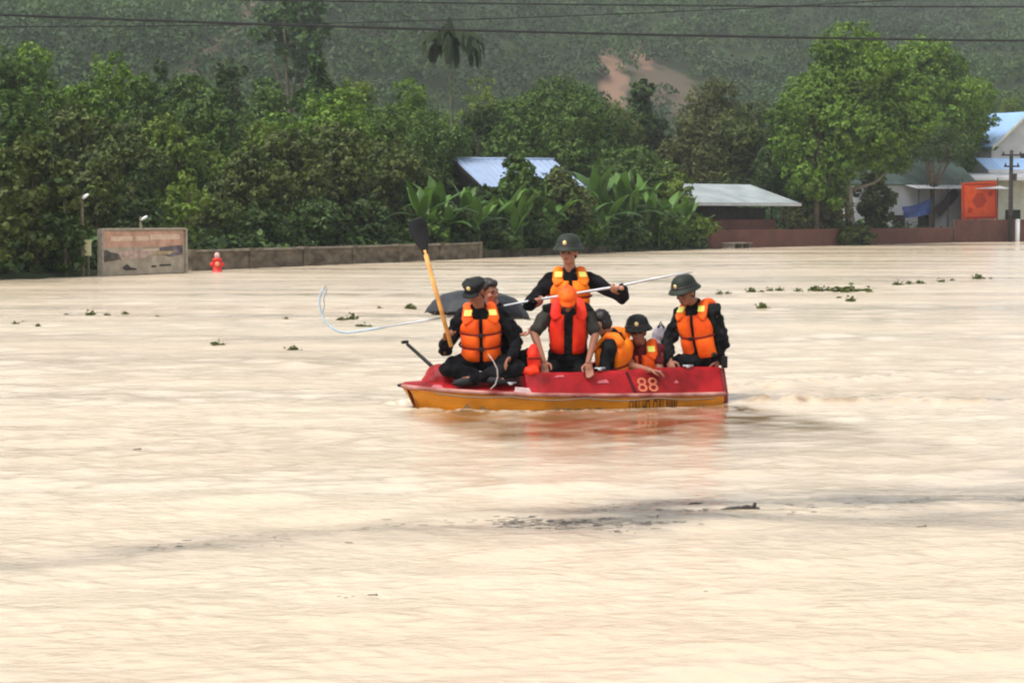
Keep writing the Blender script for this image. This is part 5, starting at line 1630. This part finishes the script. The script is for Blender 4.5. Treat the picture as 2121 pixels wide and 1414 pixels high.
# long pole with its bent end
pp = [(1434, 563), (1350, 578), (1275, 594), (1190, 608), (1110, 621), (1000, 642), (905, 660), (840, 670), (790, 679), (750, 685), (722, 689), (702, 687), (686, 678), (672, 664), (664, 646), (661, 626), (664, 608), (670, 597)]
pole = thing('boat_pole', polep(1190, 608), 'long thin silver pole held across the boat, its far end bent into a hook', 'pole')
MB().tube([polep(a, b_) for a, b_ in pp[:9]], [.008, .011, .013, .013, .013, .012, .010, .010, .009], 8).build('shaft', SILVER, pole, True)
MB().tube([polep(a, b_) for a, b_ in pp[8:]], .012, 8).build('hook', mat('pale_blue_hose', (0.36, 0.46, 0.54), .5, .4), pole, True)
MB().tube([polep(a, b_) for a, b_ in [(670, 597), (677, 590), (676, 604), (670, 618), (672, 634), (667, 650), (670, 662)]], .007, 6).build('cord_loop', mat('grey_cord', (0.33, 0.36, 0.36), .8, .2), pole, True)
# umbrella
uc = P(990, 650, 21.10); UR = .54
um = thing('umbrella', uc + V(0, 0, -.5), 'open dark grey umbrella behind the two people at the bow', 'umbrella')
UMB = mat('grey_umbrella_cloth', (0.014, 0.017, 0.021), .6, .35, var=.25, vscale=5)
tlt = unit(V(.06, .10, 1)); uax = np.stack([unit(np.cross(V(0, 1, 0), tlt)), unit(np.cross(tlt, unit(np.cross(V(0, 1, 0), tlt)))), tlt])
rings = []
NU = 48
prof = [(0.0, .235), (.11, .232), (.24, .218), (.38, .175), (.47, .105), (.53, .02), (.55, -.02)]
for r, h in prof:
    ring = []
    for k in range(NU):
        a = 2 * math.pi * k / NU + .2
        ph = (k % 6) / 6.0
        sc_ = 1 - .055 * math.sin(math.pi * ph) * (r / .55) ; dz = .035 * math.sin(math.pi * ph) * (r / .55) ** 2
        ring.append(uc + uax[0] * r * sc_ * math.cos(a) + uax[1] * r * sc_ * math.sin(a) + uax[2] * (h - dz * .6 + dz))
    rings.append(ring)
low = [[q_ - uax[2] * .006 for q_ in r] for r in rings[::-1]]
MB().loft(rings + low, cap=True).build('canopy', UMB, um)
MB().tube([uc + tlt * .33, uc - tlt * .55], .008, 8).build('shaft', SILVER, um, True)
MB().tube([uc - tlt * .55, uc - tlt * .66, uc - tlt * .68 + V(.03, 0, 0), uc - tlt * .64 + V(.06, 0, 0)], .013, 8).build('handle', BLACK, um, True)
for k in range(8):
    a = 2 * math.pi * k / 8 + .2
    MB().tube([uc + tlt * .255] + [uc + uax[0] * r * math.cos(a) + uax[1] * r * math.sin(a) + tlt * (h - .012) for r, h in prof[1:]], .004, 5).build('rib', SILVER, um, True)
# white bag, red vest, grey bag, rope
def blob(shapes, name, m, label, cat, vox=.010, wr=.01, wl=.10, seed=1):
    c = np.asarray(shapes[0][0], float)
    mb = MB()
    for cc, rr in shapes: mb.ell(cc, rr)
    root = thing(name, c - V(0, 0, .08), label, cat)
    mb.remesh('cover', m, root, vox, 3, wrinkle=wr, wl=wl, seed=seed)
    return root, c
r_, c_ = blob([(P(1106, 748, 20.06), (.065, .06, .12)), (P(1104, 728, 20.08), (.055, .05, .08)), (P(1098, 768, 20.02), (.09, .07, .05))], 'life_vest', VEST_R, 'empty bright red life vest propped between the person in black and the hooded one', 'life vest', seed=5, wr=.006)
MB().tube([c_ + V(-.06, -.055, .03), c_ + V(0, -.075, .035), c_ + V(.06, -.055, .03)], .010, 6).build('strap', STRAP, r_, True)
r_, c_ = blob([(P(1368, 694, 21.15), (.085, .09, .11)), (P(1362, 715, 21.15), (.09, .10, .12)), (P(1366, 760, 21.15), (.10, .1, .16))], 'backpack', mat('mauve_grey_cloth', (0.28, 0.26, 0.29), .8, .2, var=.2), 'grey backpack between the smiling man and the man at the stern', 'backpack', seed=7, wr=.006)
MB().tube([c_ + V(-.03, -.06, .08), c_ + V(0, -.02, .14), c_ + V(.03, -.06, .08)], .009, 6).build('handle', BLACK, r_, True)
rp = MB().tube([P(1012, 734, 19.86), P(1022, 748, 19.82), P(1030, 764, 19.80), P(1031, 780, 19.78), P(1026, 796, 19.78), P(1016, 806, 19.76)], .0065, 7).build('rope', mat('pale_rope', (0.36, 0.30, 0.27), .9, .2, var=.2, vscale=40), None, True)
tag(rp, 'short pale rope dangling from the vest of the man with the paddle', 'rope')
# ------------------------------------------------------------------ haze: a closed box of thin even air round everything
hz = MB().box(V(35, 380, 70), (330, 440, 76)).build('haze', None)
hm = bpy.data.materials.new('haze_air')
hm.use_nodes = True
t = hm.node_tree
for n in list(t.nodes): t.nodes.remove(n)
vo = t.nodes.new('ShaderNodeVolumePrincipled')
vo.inputs['Color'].default_value = (0.92, 0.96, 0.95, 1)
vo.inputs['Density'].default_value = HAZE
vo.inputs['Anisotropy'].default_value = 0.2
om = t.nodes.new('ShaderNodeOutputMaterial')
t.links.new(vo.outputs[0], om.inputs['Volume'])
hz.data.materials.append(hm)
tag(hz, 'thin pale damp air fading the hillside', 'haze', kind='stuff')
